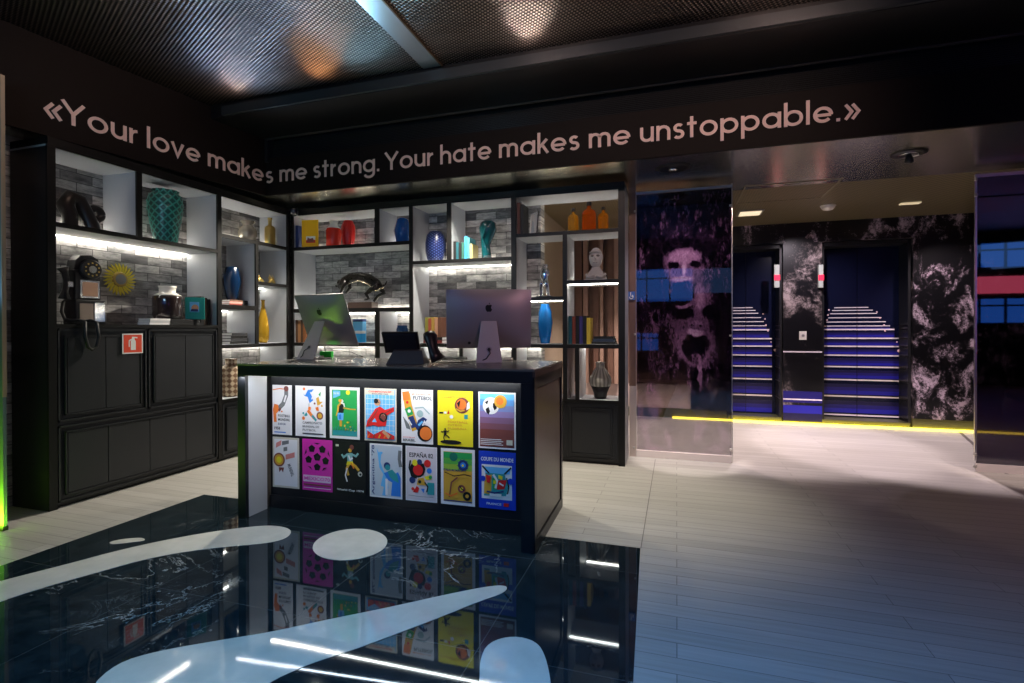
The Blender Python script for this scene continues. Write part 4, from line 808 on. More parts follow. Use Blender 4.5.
flat('trim_18', smooth([(478, 720), (479.5, 683), (480, 660), (488, 643), (513, 636), (537, 642), (546, 658), (551, 683), (555, 720)], 2), M['inlay'])
flat('trim_19', smooth([(108, 542.5), (125, 539), (143, 538), (146, 541), (130, 543), (112, 545)], 2), M['inlay'])

# ------------------------------------------------------------------ things on the desk
def logo(parent, mtx, s):
    """bitten-apple emblem on the back of the computer"""
    pts = [(0, .36), (.14, .42), (.30, .40), (.40, .28), (.31, .20), (.26, .05), (.32, -.08), (.42, -.16), (.34, -.34), (.22, -.48), (.10, -.48), (0, -.44), (-.10, -.48), (-.22, -.48), (-.36, -.30), (-.44, -.05), (-.42, .20), (-.30, .38), (-.14, .42)]
    b = B(); b.prism([(x * s, z * s) for x, z in smooth(pts, 2)], (0, 0, 0), (1, 0, 0), (0, 0, 1), (0, -1, 0), .001, M['plastic'])
    b.prism([(x * s, z * s) for x, z in smooth([(0, .46), (.02, .60), (.16, .70), (.15, .56), (.06, .47)], 2)], (0, 0, 0), (1, 0, 0), (0, 0, 1), (0, -1, 0), .001, M['plastic'])
    o = b.build('logo', parent); o.matrix_local = mtx; return o
def imac(px_base, py_base, yaw, wdt, hgt, zc, tilt, label, ly=0.):
    p = PZ(px_base, py_base, HD)
    t = thing('desktop_computer', (p.x, p.y, HD + .0006), label, 'computer', 'all-in-one computers on the desk', yaw)
    # stand: foot, neck with hole
    b = B(); b.box(-.095, .095, -.03, .15, 0, .006, M['alu_light']); b.build('foot', t, bevel=.002)
    b = B(); top = .30 + .10 * ly
    b.add([(-.095, -.045, .0), (.095, -.045, .0), (.055, -.005 + ly, top), (-.055, -.005 + ly, top), (-.095, -.037, .0), (.095, -.037, 0), (.055, .003 + ly, top), (-.055, .003 + ly, top)], [(0, 1, 2, 3), (4, 7, 6, 5), (0, 4, 5, 1), (3, 2, 6, 7), (0, 3, 7, 4), (1, 5, 6, 2)], M['alu_light']); st_ = b.build('stand', t, bevel=.002)
    b = B(); b.lathe([(.021, 0), (.021, .003)], M['alu'], n=20); b.lathe([(.012, .0031), (.012, .0045)], M['plastic'], n=16); o = b.build('cable_port', st_); o.location = (0, -.047 + (.04 + ly) * .095 / .3, .095); o.rotation_euler = (PI / 2 - math.atan((.04 + ly) / .3), 0, 0)
    # display: bulged back shell
    sh = bpy.data.objects.new('display', None)
    n = 12; vs = []; fs = []
    for j in range(n + 1):
        for i in range(n + 1):
            u, v = i / n * 2 - 1, j / n * 2 - 1; d = .042 * (1 - abs(u) ** 3.0) * (1 - abs(v) ** 3.0) + .004
            vs.append((u * wdt / 2, -d, v * hgt / 2))
    for j in range(n):
        for i in range(n): k = j * (n + 1) + i; fs.append((k, k + 1, k + n + 2, k + n + 1))
    b = B(); b.add(vs, fs, M['alu'], True); b.box(-wdt / 2, wdt / 2, -.004, .003, -hgt / 2, hgt / 2, M['alu'])
    dsp = b.build('display_back', t, recalc=False); mtx = Matrix.Translation((0, .06 + ly * 1.1, zc)) @ Matrix.Rotation(tilt, 4, 'X'); dsp.matrix_local = mtx
    o = B().box(-wdt / 2 + .005, wdt / 2 - .005, .003, .006, -hgt / 2 + .06, hgt / 2 - .005, M['screen']).build('screen', dsp)
    logo(dsp, Matrix.Translation((0, -.0475, hgt * .19)), .058)
    o = B().lathe([(.011, 0), (.011, .002)], M['plastic'], n=16).build('headphone_port', dsp); o.matrix_local = Matrix.Translation((-wdt * .23, -.038, -hgt * .40)) @ Matrix.Rotation(PI / 2, 4, 'X')
    b = B(); b.tube([(0, -.045 + (.04 + ly) * .3, .095), (.01, -.06, .07), (-.02, -.05, .03), (-.07, -.03, .008), (-.14, 0, .006), (-.20, .02, .006)], .004, M['cable'], 8); b.build('power_cable', t)
    return t
def fit_h(px, py, base): # height above the desk of a pixel at the depth of point base
    d = ray(px, py); k = (base - CP).dot(CF); return (CP + d * k).z
R0 = PZ(489, 361, HD)
imac(489, 362.5, .36, .625, .435, .318, .10, 'right silver desktop computer seen from behind, face on with its cable through the stand')
imac(309, 359, -.12, .545, .465, .325, .40, 'left silver desktop computer seen from behind, tilted back and turned, greenish sheen', .12)

p = PZ(404, 364, HD)
t = thing('desk_phone', (p.x, p.y + .03, HD + .0006), 'black desk telephone with tilted display and handset, seen from behind', 'telephone', rz=.25); t.scale = (1.12, 1.12, 1.12)
b = B(); b.add([(-.11, -.07, 0), (.13, -.07, 0), (.13, .10, 0), (-.11, .10, 0), (-.07, -.035, .085), (.11, -.035, .085), (.11, .0, .10), (-.07, .0, .10)], [(0, 1, 5, 4), (1, 2, 6, 5), (2, 3, 7, 6), (3, 0, 4, 7), (4, 5, 6, 7), (0, 3, 2, 1)], c('phone_stand', (.045, .036, .034), .4)); b.build('stand', t, bevel=.003)
b = B(); b.obox((-.02, -.035, .135), (1, 0, 0), (0, .85, .53), (0, -.53, .85), .225, .018, .15, M['plastic']); b.obox((-.02, -.045, .138), (1, 0, 0), (0, .85, .53), (0, -.53, .85), .19, .012, .12, c('phone_screen_back', (.016, .019, .026), .4)); b.build('display', t, bevel=.003)
b = B(); b.tube([(.150, -.01, .19), (.160, -.02, .17), (.175, -.035, .11), (.195, -.045, .06), (.215, -.05, .025)], [.030, .034, .024, .028, .036], M['plastic'], 12, flat=1.4); b.build('handset', t)
b = B(); b.tube([(.20, -.05, .012), (.25, -.03, .006), (.31, .02, .006), (.36, .01, .006)], .0035, M['cable'], 6); b.build('phone_cord', t)
# heap of cables between the phone and the right computer
b = B(); q = PZ(455, 360, HD)
for k in range(5):
    pts = [(q.x + .10 * math.cos(a + k) * (1 + .15 * k) - .01 * k, q.y + .045 * math.sin(a * 1.0 + k * .7), HD + .008 + .004 * k + .003 * math.sin(3 * a)) for a in [2 * PI * i / 20 for i in range(18)]]
    b.tube(pts, .0035, M['cable'] if k % 2 else c('grey_cable', (.25, .25, .25)), 6)
tag(b.build('cable_heap'), 'heap of coiled black and grey cables on the desk by the right computer', 'cables')
b = B(); q = PZ(345, 357, HD)
b.tube([(q.x - .22, q.y, HD + .09), (q.x - .2, q.y, HD + .03), (q.x - .10, q.y - .02, HD + .008), (q.x, q.y - .04, HD + .005), (q.x + .12, q.y - .06, HD + .005), (q.x + .22, q.y - .05, HD + .005)], .0035, M['cable'], 6)
b.tube([(q.x - .20, q.y + .01, HD + .10), (q.x - .12, q.y, HD + .055), (q.x - .02, q.y + .01, HD + .05), (q.x + .08, q.y - .02, HD + .045), (q.x + .17, q.y - .05, HD + .02), (q.x + .22, q.y - .05, HD + .008)], .003, M['cable'], 6)
tag(b.build('cable_pair'), 'two black cables arching across the desk beside the left computer', 'cables')
q = PZ(323, 357.5, HD)
t = thing('green_box', (q.x, q.y + .05, HD + .0006), 'small bright green box on the desk behind the left computer stand', 'box', rz=.1)
B().box(-.055, .055, -.02, .02, 0, .05, mat('vivid_green', (.02, .62, .05), .5)).build('box_body', t, bevel=.002); B().box(-.055, -.015, -.0205, -.02, 0, .014, M['paper']).build('label_strip', t)
q = PZ(507, 360.5, HD)
t = thing('card_holder', (q.x, q.y + .02, HD + .0006), 'small white card stack on the desk right of the right computer', 'card holder')
B().box(-.035, .035, -.025, .025, .001, .018, M['white']).build('cards', t); B().box(-.038, .038, -.028, .028, 0, .004, M['plastic']).build('tray', t)

# ------------------------------------------------------------------ shelf objects
def vase(name, x0, x1, yt, yb, ax, v, z, prof, m, label, cat='vase', group=None, fn=None, neck=None, n=32, extra=None, part='body'):
    """prof in units of half width and height"""
    cpt, w_, h_ = info(x0, x1, yt, yb, ax, v)
    t = thing(name, (cpt.x, cpt.y, z), label, cat, group)
    r = w_ / 2; h_ = at((x0 + x1) / 2, yt, ax, v).z - z
    B().lathe([(a * r, q * h_) for a, q in prof], m, n=n, fn=fn).build(part, t)
    if neck: B().lathe([(a * r, q * h_) for a, q in neck[0]], neck[1], n=24).build(neck[2], t)
    if extra: extra(t, r, h_)
    return t
facet = lambda k, amp: (lambda a, z: 1 - amp * abs(math.sin(a * k / 2 + z * 9)))
BLV = mat('cobalt_glass', (.006, .075, .32), .15, coat=.4); BLV2 = mat('sky_blue_glass', (.005, .13, .42), .25); NVV = mat('deep_blue_ceramic', (.01, .03, .20), .2); TEAL = mat('teal_ceramic', (.004, .055, .065), .15, coat=.6); DBK = mat('dark_stoneware', (.02, .017, .015), .35)
# left unit, top row
LXc = -4.63
cpt, w_, h_ = info(62, 104, 187, 224, 0, -4.66)
t = thing('knot_sculpture', (cpt.x, cpt.y, 2.166), 'black knotted sculpture on the leftmost top shelf', 'sculpture')
b = B(); k = w_ / 2
b.tube([(0, -.55 * k, 0), (0, -.55 * k, .35 * h_), (0, -.75 * k, .62 * h_), (0, -.55 * k, .86 * h_), (0, -.15 * k, .82 * h_), (0, .05 * k, .55 * h_), (0, .34 * k, .20 * h_), (0, .38 * k, .06 * h_), (0, .38 * k, 0)], [.30 * k, .32 * k, .36 * k, .30 * k, .30 * k, .32 * k, .34 * k, .36 * k, .38 * k], DBK, 14); b.build('body', t)
b = B(); b.tube([(0, .55 * k + .26 * k * math.cos(a), .52 * h_ + .26 * k * math.sin(a)) for a in [2 * PI * i / 20 for i in range(21)]], .19 * k, DBK, 10); b.build('loop', t)
def relief(a, z): return 1 + .045 * (abs(math.sin(a * 6 + z * 45)) ** 6 + abs(math.sin(a * 6 - z * 45)) ** 6)
ov = [(.52, 0), (.58, .05), (.70, .30), (.84, .60), (.86, .78), (.78, .90), (.62, .95), (.66, 1.0), (.55, .99)]
def interp(p, k=5):
    out = []
    for i in range(len(p) - 1):
        for j in range(k): out.append(tuple(p[i][q] + (p[i + 1][q] - p[i][q]) * j / k for q in (0, 1)))
    return out + [p[-1]]
def teal_relief():
    m, t, b = nt('teal_relief_glaze'); v, x, y, z = tcoord(t)
    th = math_node(t, 'ARCTAN2', y, x); p1 = math_node(t, 'ABSOLUTE', math_node(t, 'SINE', math_node(t, 'ADD', math_node(t, 'MULTIPLY', th, 6), math_node(t, 'MULTIPLY', z, 45)))); p2 = math_node(t, 'ABSOLUTE', math_node(t, 'SINE', math_node(t, 'SUBTRACT', math_node(t, 'MULTIPLY', th, 6), math_node(t, 'MULTIPLY', z, 45))))
    t.links.new(ramp(t, math_node(t, 'MAXIMUM', p1, p2), [(.84, (.012, .075, .065)), (.97, (.05, .30, .25))]), b.inputs['Base Color']); b.inputs['Roughness'].default_value = .3; return m
vase('patterned_vase', 148.5, 182.5, 191, 241, 0, -4.60, 2.166, interp(ov), teal_relief(), 'large teal vase with lattice relief on the left top shelf', fn=relief, n=72)
# pay telephone
cpt = PX(84, 322, -4.66); y0 = cpt.y; 
t = thing('wall_telephone', (-4.66, y0, 1.398), 'vintage black pay telephone standing on the counter of the left unit', 'telephone')
def ph(name, bld, **k): return bld.build(name, t, **k)
b = B(); b.box(-.09, .06, -.10, .13, 0, .20, M['plastic']); b.box(-.09, .05, -.10, .10, .20, .44, M['plastic']); ph('body', b, bevel=.008)
b = B(); b.prism([(-.10, .44), (.10, .44), (.085, .54), (.03, .57), (-.05, .56), (-.085, .52)], (.045, 0, 0), (0, 1, 0), (0, 0, 1), (-1, 0, 0), .10, M['plastic']); ph('top_housing', b, bevel=.004)
b = B(); b.lathe([(.082, 0), (.082, .02), (.070, .03)], M['plastic'], n=32); b.lathe([(.030, .031), (.030, .036)], M['chrome'], n=20)
for i in range(10):
    a = 2 * PI * i / 10; b.lathe([(.007, .031), (.007, .033)], M['gold'], (.052 * math.cos(a), .052 * math.sin(a), 0), 10)
o = ph('dial', b); o.location = (.05, .015, .45); o.rotation_euler = (0, PI / 2, 0)
b = B(); b.box(.05, .056, -.06, .085, .215, .36, M['chrome']); b.box(.056, .058, -.045, .07, .23, .345, c('card_copper', (.48, .28, .18))); ph('instruction_plate', b)
b = B(); b.box(.06, .065, -.07, .03, .02, .17, c('coin_plate', (.30, .24, .20), .3, metal=.6)); b.box(.06, .066, .04, .12, .02, .18, M['chrome']); ph('coin_return', b)
b = B(); b.tube([(.02, -.155, .20), (.02, -.150, .26), (.02, -.135, .33), (.02, -.15, .41), (.02, -.165, .45)], [.040, .022, .020, .022, .042], M['plastic'], 14); ph('handset', b)
b = B(); b.box(.0, .04, -.14, -.09, .30, .34, M['chrome']); ph('hook', b)
b = B(); pts = [(.02, -.16, .18), (.03, -.18, .10), (.05, -.17, .04), (.10, -.16, .03), (.18, -.15, .03), (.232, -.14, .016), (.246, -.15, -.10), (.246, -.13, -.18), (.246, -.10, -.205), (.246, -.065, -.18), (.246, -.05, -.10), (.236, -.06, .016), (.20, -.08, .03), (.14, -.08, .02), (.07, -.06, .03)]
b.tube(pts, .012, M['cable'], 8); ph('cord', b)
# sunburst mirror
cpt = PX(119.5, 279.5, -4.855)
t = thing('sunburst_mirror', (-4.868, cpt.y, cpt.z), 'yellow sunburst mirror hanging on the grey brick', 'mirror')
RR = .148
b = B()
for i in range(26):
    a = 2 * PI * i / 26; pts = [(RR * r * math.cos(a + d), RR * r * math.sin(a + d)) for r, d in ((.42, -.09), (.72, -.02), (1.0, .16), (.86, .20), (.62, .15), (.42, .09))]
    b.prism(pts, (.012 + .004 * (i % 2), 0, 0), (0, 1, 0), (0, 0, 1), (1, 0, 0), .008, M['yellow'])
b.build('petals', t)
o = B().lathe([(.066, 0), (.070, .02), (.062, .032), (.050, .03)], M['gold'], n=36).build('rim', t); o.rotation_euler = (0, PI / 2, 0)
o = B().lathe([(.046, .028), (.046, .034)], c('convex_mirror', (.25, .26, .27), .35, metal=.5), n=32).build('mirror_glass', t); o.rotation_euler = (0, PI / 2, 0)
# jar, books
def jarx(t, r, h): pass
cpt, w_, h_ = info(157, 183, 286, 317, 0, -4.62); r = w_ / 2
Zt = at(170, 316.5, 0, -4.62).z; hj = at(170, 286.5, 0, -4.62).z - Zt
t = thing('glazed_jar', (cpt.x - .01, cpt.y - .016, 1.398 + .0565), 'squat black glazed jar with cream shoulder standing on dark books', 'jar')
hj = at(170, 286.5, 0, -4.62).z - 1.453
B().lathe([(.88 * r, 0), (1 * r, .12 * hj), (1 * r, .62 * hj), (.95 * r, .70 * hj)], mat('dark_lustre', (.03, .02, .02), .12, coat=.6), n=32).build('body', t)
B().lathe([(.95 * r, .70 * hj), (.72 * r, .76 * hj), (.55 * r, .80 * hj), (.55 * r, .94 * hj), (.62 * r, hj), (.50 * r, .98 * hj)], M['white'], n=32).build('shoulder', t)
def book(loc, wx, wy, hz, cm, label, group=None, rz=0., name='book', lean=0., page=None, art=None):
    """closed book: wx width, wy depth, hz height; cover (two boards + spine) and page block. Spine faces -Y."""
    t = thing(name, loc, label, 'book', group, rz)
    if lean: t.rotation_euler = (0, lean, rz)
    b = B()
    if hz > wx:   # upright
        e = min(.003, wx * .15); b.box(-wx / 2, -wx / 2 + e, -wy / 2, wy / 2, 0, hz, cm); b.box(wx / 2 - e, wx / 2, -wy / 2, wy / 2, 0, hz, cm); b.box(-wx / 2, wx / 2, -wy / 2 - e, -wy / 2, 0, hz, cm); b.build('cover', t)
        B().box(-wx / 2 + e, wx / 2 - e, -wy / 2, wy / 2 - .005, .004, hz - .004, page or M['paper']).build('pages', t)
    else:
        e = min(.003, hz * .15); b.box(-wx / 2, wx / 2, -wy / 2, wy / 2, 0, e, cm); b.box(-wx / 2, wx / 2, -wy / 2, wy / 2, hz - e, hz, cm); b.box(-wx / 2, wx / 2, -wy / 2 - e, -wy / 2, 0, hz, cm); b.build('cover', t)
        B().box(-wx / 2 + .004, wx / 2 - .004, -wy / 2, wy / 2 - .005, e, hz - e, page or M['paper']).build('pages', t)
    return t
# stacks lying on the left counter (spines face +X: rotate so local -Y -> +X)
for i, (lab) in enumerate(('bottom', 'middle', 'top')):
    y = PX(155, 320, -4.56).y; book((-4.58, y + .004 * i, 1.398 + i * .019), .19, .15, .018, W_ if i != 1 else K('pale_book', .55, .55, .56), '%s white book of the small stack beside the black jar' % lab, 'white books on the left counter', PI / 2)
for i, lab in enumerate(('lower', 'upper')):
    book((-4.61, 3.783 - .01 * i, 1.398 + i * .0275), .32, .20, .026, BK, '%s black book lying under the glazed jar and teal album' % lab, 'black books under the jar', PI / 2)
t = thing('album', (-4.50, 3.870, 1.4545), 'teal album with a picture on its cover leaning on the shelf', 'book', rz=.92)
cv = K('teal_cover', .01, .30, .27); hh = .215
o = B().box(-.082, .082, 0, .022, 0, hh, cv).build('cover', t, bevel=.002); o.rotation_euler = (-.10, 0, 0)
b = B(); b.box(-.045, .035, -.002, 0, .07, .17, LB_); b.prism(ell(0, .11, .03, .035, 0, 14), (0, -.003, 0), (1, 0, 0), (0, 0, 1), (0, 1, 0), .001, SK); b.prism([(-.04, .075), (.03, .075), (.02, .10), (-.03, .10)], (0, -.0035, 0), (1, 0, 0), (0, 0, 1), (0, 1, 0), .001, NV); o = b.build('cover_picture', t); o.rotation_euler = (-.10, 0, 0)
for i in range(3):
    book((-4.60, 3.962 + i * .038, 1.398), .034, .17, .285 - .012 * i, (BK, K('dark_brown_book', .05, .03, .02), BK)[i], ('thin black book', 'dark brown book with pale pages', 'thick black book')[i] + ' upright right of the teal album', 'dark upright books on the left counter', PI / 2)
# right cells of the left unit
vase('silver_vase', 238.5, 257, 221, 240, 0, -4.66, 2.338, [(.55, 0), (.85, .15), (1, .4), (.9, .62), (.6, .76), (.5, .82), (.75, .98), (.65, 1)], mat('mercury_glass', (.55, .50, .40), .25, .6), 'squat mercury silver vase on the upper shelf near the corner', fn=facet(10, .06), n=40)
vase('gold_bottle', 265, 275, 218, 246, 0, -4.62, 2.338, [(.9, 0), (1, .05), (1, .62), (.8, .70), (.34, .74), (.34, .93), (.45, .94), (.45, 1)], M['gold'], 'tall square shouldered gold bottle near the corner', 'bottle')
vase('faceted_vase', 223.5, 240.5, 267, 296.5, 0, -4.66, 1.612 + .062, [(.5, 0), (.62, .06), (.95, .45), (1, .62), (.72, .96), (.6, 1)], mat('midnight_glass', (.003, .016, .05), .2), 'dark blue faceted vase standing on books in the left unit', fn=facet(9, .08), n=36)
for i, (lab, cm) in enumerate((('dark red book at the bottom of the stack', K('dark_red_book', .25, .05, .04)), ('pale pink book in the middle of the stack', K('pink_book', .60, .32, .28)), ('brown book on top of the stack', K('brown_book', .18, .09, .06)))):
    book((-4.64, PX(230, 300, -4.64).y - .012 + .004 * i, 1.6125 + i * .0205), .17, .18, .02, cm, lab + ' under the dark blue vase', 'books under the dark blue vase', PI / 2)
for i in range(3): book((-4.64, 4.538, 1.6125 + i * .0195), .078, .16, .018, (BK, K('charcoal_book', .03, .03, .03), BK)[i], ('lowest', 'middle', 'uppermost')[i] + ' black book of the stack right of the dark blue vase', 'black books by the dark blue vase', PI / 2)
# gold figures on the small shelf
for px0, px1, yt, lab, sd in ((258, 268, 270, 'small dark gold dragon like ornament at the left of the small shelf', 1), (269.5, 279, 267, 'small gold ornament with upright spikes at the right of the small shelf', 2)):
    cpt, w_, h_ = info(px0, px1, yt, 282, 0, -4.62); t = thing('gold_ornament', (cpt.x, cpt.y - .035, 1.888), lab, 'ornament')
    B().tube([(0, -.45 * w_, .02), (0, -.2 * w_, .05), (0, .1 * w_, .04), (0, .4 * w_, .02)], [.012, .022, .02, .01], M['gold'], 10).build('body', t)
    b = B()
    for i in range(5 if sd == 2 else 3): b.tube([(0, (-.3 + i * .16) * w_, .03), (0, (-.45 + i * .17) * w_, .07), (0, (-.5 + i * .12) * w_, (.07 + .012 * ((i * sd) % 3)) * (1.3 if sd == 2 else 1))], [.008, .006, .002], M['gold'], 6)
    b.build('spikes', t)
vase('gold_vase', 257.5, 269, 300, 344, 0, -4.62, 1.196, [(.62, 0), (.95, .08), (1, .30), (.85, .52), (.5, .72), (.28, .84), (.26, .96), (.36, 1)], mat('honey_gold_glass', (.46, .27, .02), .2, .4), 'tall slender honey gold vase between the left unit dividers', fn=facet(7, .05), n=32)
for i in range(4): book((-4.62, 4.425 + .006 * (i % 2), 1.1965 + i * .030), .24 - .012 * i, .19, .028, (K('black_book', .012, .012, .012), K('graphite_book', .04, .04, .045))[i % 2], ('bottom', 'second', 'third', 'topmost')[i] + ' book of the four book stack in the left unit', 'four dark books stacked in the left unit', PI / 2)
def lattice(a, z): return 1 + .05 * math.sin(a * 6 + z * 42) * math.sin(a * 6 - z * 42)
def weave():
    m, t, b = nt('cream_and_rust_lattice'); v, x, y, z = tcoord(t); th = math_node(t, 'ARCTAN2', y, x)
    a = math_node(t, 'MULTIPLY', math_node(t, 'SINE', math_node(t, 'ADD', math_node(t, 'MULTIPLY', th, 5), math_node(t, 'MULTIPLY', z, 55))), math_node(t, 'SINE', math_node(t, 'SUBTRACT', math_node(t, 'MULTIPLY', th, 5), math_node(t, 'MULTIPLY', z, 55))))
    t.links.new(ramp(t, math_node(t, 'ADD', math_node(t, 'MULTIPLY', a, .5), .5), [(.35, (.62, .50, .34)), (.6, (.20, .11, .06))]), b.inputs['Base Color']); b.inputs['Roughness'].default_value = .5; return m
vase('lattice_vase', 222.5, 240, 358.5, 396, 0, -4.60, .631, [(.75, 0), (.92, .03), (1, .10), (1, .74), (.92, .80), (.60, .83), (.60, .97), (.66, 1), (.5, .99)], weave(), 'cream vase with rust lattice pattern in the low niche beside the desk', fn=lattice, n=60)

# red fire extinguisher sign on the door
p0 = PX(122, 354, LX + .002); p1 = PX(142.5, 333.5, LX + .002); sw = p1.y - p0.y; sh_ = p1.z - p0.z
t = thing('fire_sign', (LX + .0035, p0.y, p0.z), 'red square fire extinguisher sign with white border on the charcoal door', 'sign')
B().box(0, .003, 0, sw, 0, sh_, M['paper']).box(.003, .0036, sw * .06, sw * .94, sh_ * .06, sh_ * .94, M['redsign']).build('plate', t)
b = B(); b.prism([(sw * a, sh_ * q) for a, q in ((.40, .18), (.64, .18), (.64, .62), (.58, .70), (.58, .78), (.72, .76), (.72, .82), (.46, .84), (.46, .70), (.40, .62))], (.0045, 0, 0), (0, 1, 0), (0, 0, 1), (-1, 0, 0), .0008, M['paper']); b.prism([(sw * a, sh_ * q) for a, q in ((.46, .76), (.30, .66), (.30, .34), (.34, .34), (.34, .62), (.48, .71))], (.0045, 0, 0), (0, 1, 0), (0, 0, 1), (-1, 0, 0), .0008, M['paper']); b.build('extinguisher_symbol', t)

# dome camera at the corner
p = PY(293.5, 211.5, 5.08)
t = thing('dome_camera', (p.x, 5.075, p.z), 'small glossy dome camera at the corner where the shelving units meet', 'camera')
o = B().lathe([(.052, 0), (.056, .012), (.05, .02)], M['black'], n=24).build('base', t); o.rotation_euler = (PI / 2, 0, 0); o.location = (0, .036, 0)
B().ball((0, 0, 0), .048, .040, .048, mat('smoked_dome', (.03, .02, .04), .04, coat=1), 24, 16).build('dome', t)

# ---- back unit, top row
YC = 5.30
t = thing('picture_card', (PY(309, 247, 5.14).x, 5.158, 2.339), 'yellow cover card with a small picture, leaning in the corner top shelf', 'card', rz=.12)
cw = .215; B().box(-cw / 2, cw / 2, 0, .006, 0, .325, K('warm_yellow', .92, .50, .005)).build('card', t)
b = B(); b.box(-.05, .07, -.002, 0, .05, .085, RD); b.box(-.05, .07, -.002, 0, .085, .13, W_); b.prism([(-.04, .06), (.06, .06), (.04, .11), (0, .10), (-.03, .12)], (0, -.003, 0), (1, 0, 0), (0, 0, 1), (0, 1, 0), .001, MAR); b.build('cover_picture', t)

book((-4.384, 5.24, 2.339), .04, .16, .27, NV, 'navy blue book standing left of the yellow book in the corner')
vase('red_jar', 326.5, 341, 221, 245, 1, 5.20, 2.339, [(.95, 0), (1, .04), (1, .62), (.9, .70)], M['red'], 'red glazed jar with a cream neck on the corner top shelf', 'jar', neck=([(.9, .70), (.75, .74), (.55, .80), (.5, .90), (.62, 1.0), (.5, .99)], M['white'], 'neck'))
vase('red_vase', 341.5, 355, 221, 242.5, 1, 5.38, 2.339, interp([(.6, 0), (.78, .1), (1, .55), (.95, .8), (.7, .95), (.6, 1)], 3), mat('ribbed_red', (.55, .015, .012), .3), 'ribbed bright red vase right of the red jar', fn=lambda a, z: 1 + .03 * math.cos(a * 14), n=84)
vase('faceted_vase', 393.5, 412, 218.5, 241, 1, 5.30, 2.339, [(.62, 0), (.72, .06), (1, .52), (.66, .94), (.5, 1)], BLV, 'cobalt blue faceted vase in the narrow top cell', fn=facet(8, .10), n=16)
# dotted vase
def dots():
    m, t, b = nt('blue_dotted_glaze'); v, x, y, z = tcoord(t); th = math_node(t, 'ARCTAN2', y, x)
    a = math_node(t, 'MULTIPLY', math_node(t, 'SINE', math_node(t, 'MULTIPLY', th, 14)), math_node(t, 'SINE', math_node(t, 'MULTIPLY', z, 210)))
    t.links.new(ramp(t, a, [(.45, (.006, .012, .09)), (.8, (.12, .18, .42))]), b.inputs['Base Color']); b.inputs['Roughness'].default_value = .3; return m
vase('dotted_vase', 425.5, 445.5, 232, 259, 1, 5.28, 2.109, [(.62, 0), (.82, .08), (1, .35), (1, .62), (.86, .88), (.66, .96), (.66, 1), (.55, .99)], dots(), 'deep blue vase covered in rows of pale dots')
for i, (cm, lab, hh) in enumerate(((BK, 'leftmost dark', .20), (K('petrol_book', .01, .07, .09), 'dark teal', .19), (BK, 'slim black', .18), (K('dark_green_book', .02, .09, .07), 'dark green', .185), (K('azure_book', .03, .22, .50), 'light blue', .25), (K('dull_teal_book', .05, .20, .24), 'dull teal', .235), (K('straw_book', .42, .34, .14), 'straw', .165))):
    x = -2.313 + i * .0325; book((x, 5.26, 2.109), .029, .17, hh, cm, '%s book in the upright row left of the teal swirl sculpture' % lab, 'upright books left of the teal sculpture')
cpt, w_, h_ = info(478.5, 497, 219, 258, 1, 5.30); hz = PY(488, 219.5, 5.30).z - 2.109
t = thing('swirl_sculpture', (cpt.x, 5.30, 2.114), 'glossy teal swirl sculpture with bulbous top and narrow base', 'sculpture'); r = w_ / 2
B().tube([(-.10 * r, 0, 0), (-.15 * r, 0, .15 * hz), (-.25 * r, 0, .35 * hz), (-.10 * r, 0, .55 * hz), (0, 0, .74 * hz), (.05 * r, 0, .90 * hz), (.05 * r, 0, .985 * hz)], [.58 * r, .52 * r, .50 * r, .72 * r, 1.0 * r, .85 * r, .35 * r], TEAL, 22, flat=.8).build('body', t)
B().tube([(.55 * r, -.5 * r, .88 * hz), (.05 * r, -.85 * r, .72 * hz), (-.40 * r, -.6 * r, .52 * hz), (-.1 * r, -.52 * r, .36 * hz), (.30 * r, -.4 * r, .18 * hz)], [.06 * r, .12 * r, .12 * r, .10 * r, .06 * r], TEAL, 8).build('ridge', t)
# right top cell: leaning books, frame, bottles
for i, (cm, lab) in enumerate(((K('maroon_book', .10, .03, .02), 'dark red book upright at the left end of the bottle shelf'), (BK, 'black book upright beside the dark red book on the bottle shelf'))):
    book((-1.574 + i * .036, 5.25, 2.341), .030, .20, .33 - .02 * i, cm, lab, 'upright books on the bottle shelf')
t = thing('framed_picture', (PY(531, 232, 5.30).x, 5.36, 2.346), 'silver framed white picture leaning on the bottle shelf', 'picture', rz=-.9); 
o = B().box(-.10, .10, 0, .015, 0, .26, M['chrome']).build('frame', t); o.rotation_euler = (-.08, 0, 0)
b = B(); b.box(-.085, .085, -.002, 0, .015, .245, M['paper']); b.prism([(-.06, .03), (.04, .05), (.02, .15), (-.03, .18)], (0, -.003, 0), (1, 0, 0), (0, 0, 1), (0, 1, 0), .001, K('pale_grey', .55, .60, .66)); o = b.build('picture', t); o.rotation_euler = (-.08, 0, 0)
def amber(nm, colr): return mat(nm, colr, .08, coat=.6, emit=colr, es=0.0, trans=.55, ior=1.2)
for (x0, x1, yt, m, lab) in ((568, 578.5, 208.5, mat('amber_yellow', (.95, .52, .04), .08, trans=.75, ior=1.25), 'small amber bottle with yellow shoulders, left of three'), (582, 596, 202, mat('amber_orange', (.98, .20, .01), .08, trans=.75, ior=1.25), 'largest orange bottle, middle of three, with long neck'), (598, 608.5, 207, mat('amber_gold', (.98, .40, .02), .08, trans=.75, ior=1.25), 'small bright orange bottle, right of three')):
    vase('amber_bottle', x0, x1, yt, 230, 1, 5.26, 2.341, [(.92, 0), (1, .04), (1, .60), (.86, .70), (.34, .77), (.30, .86)], m, lab, 'bottle', 'amber bottles on the top right shelf', neck=([(.34, .86), (.36, .87), (.36, .99), (.28, 1)], M['plastic'], 'cap'))
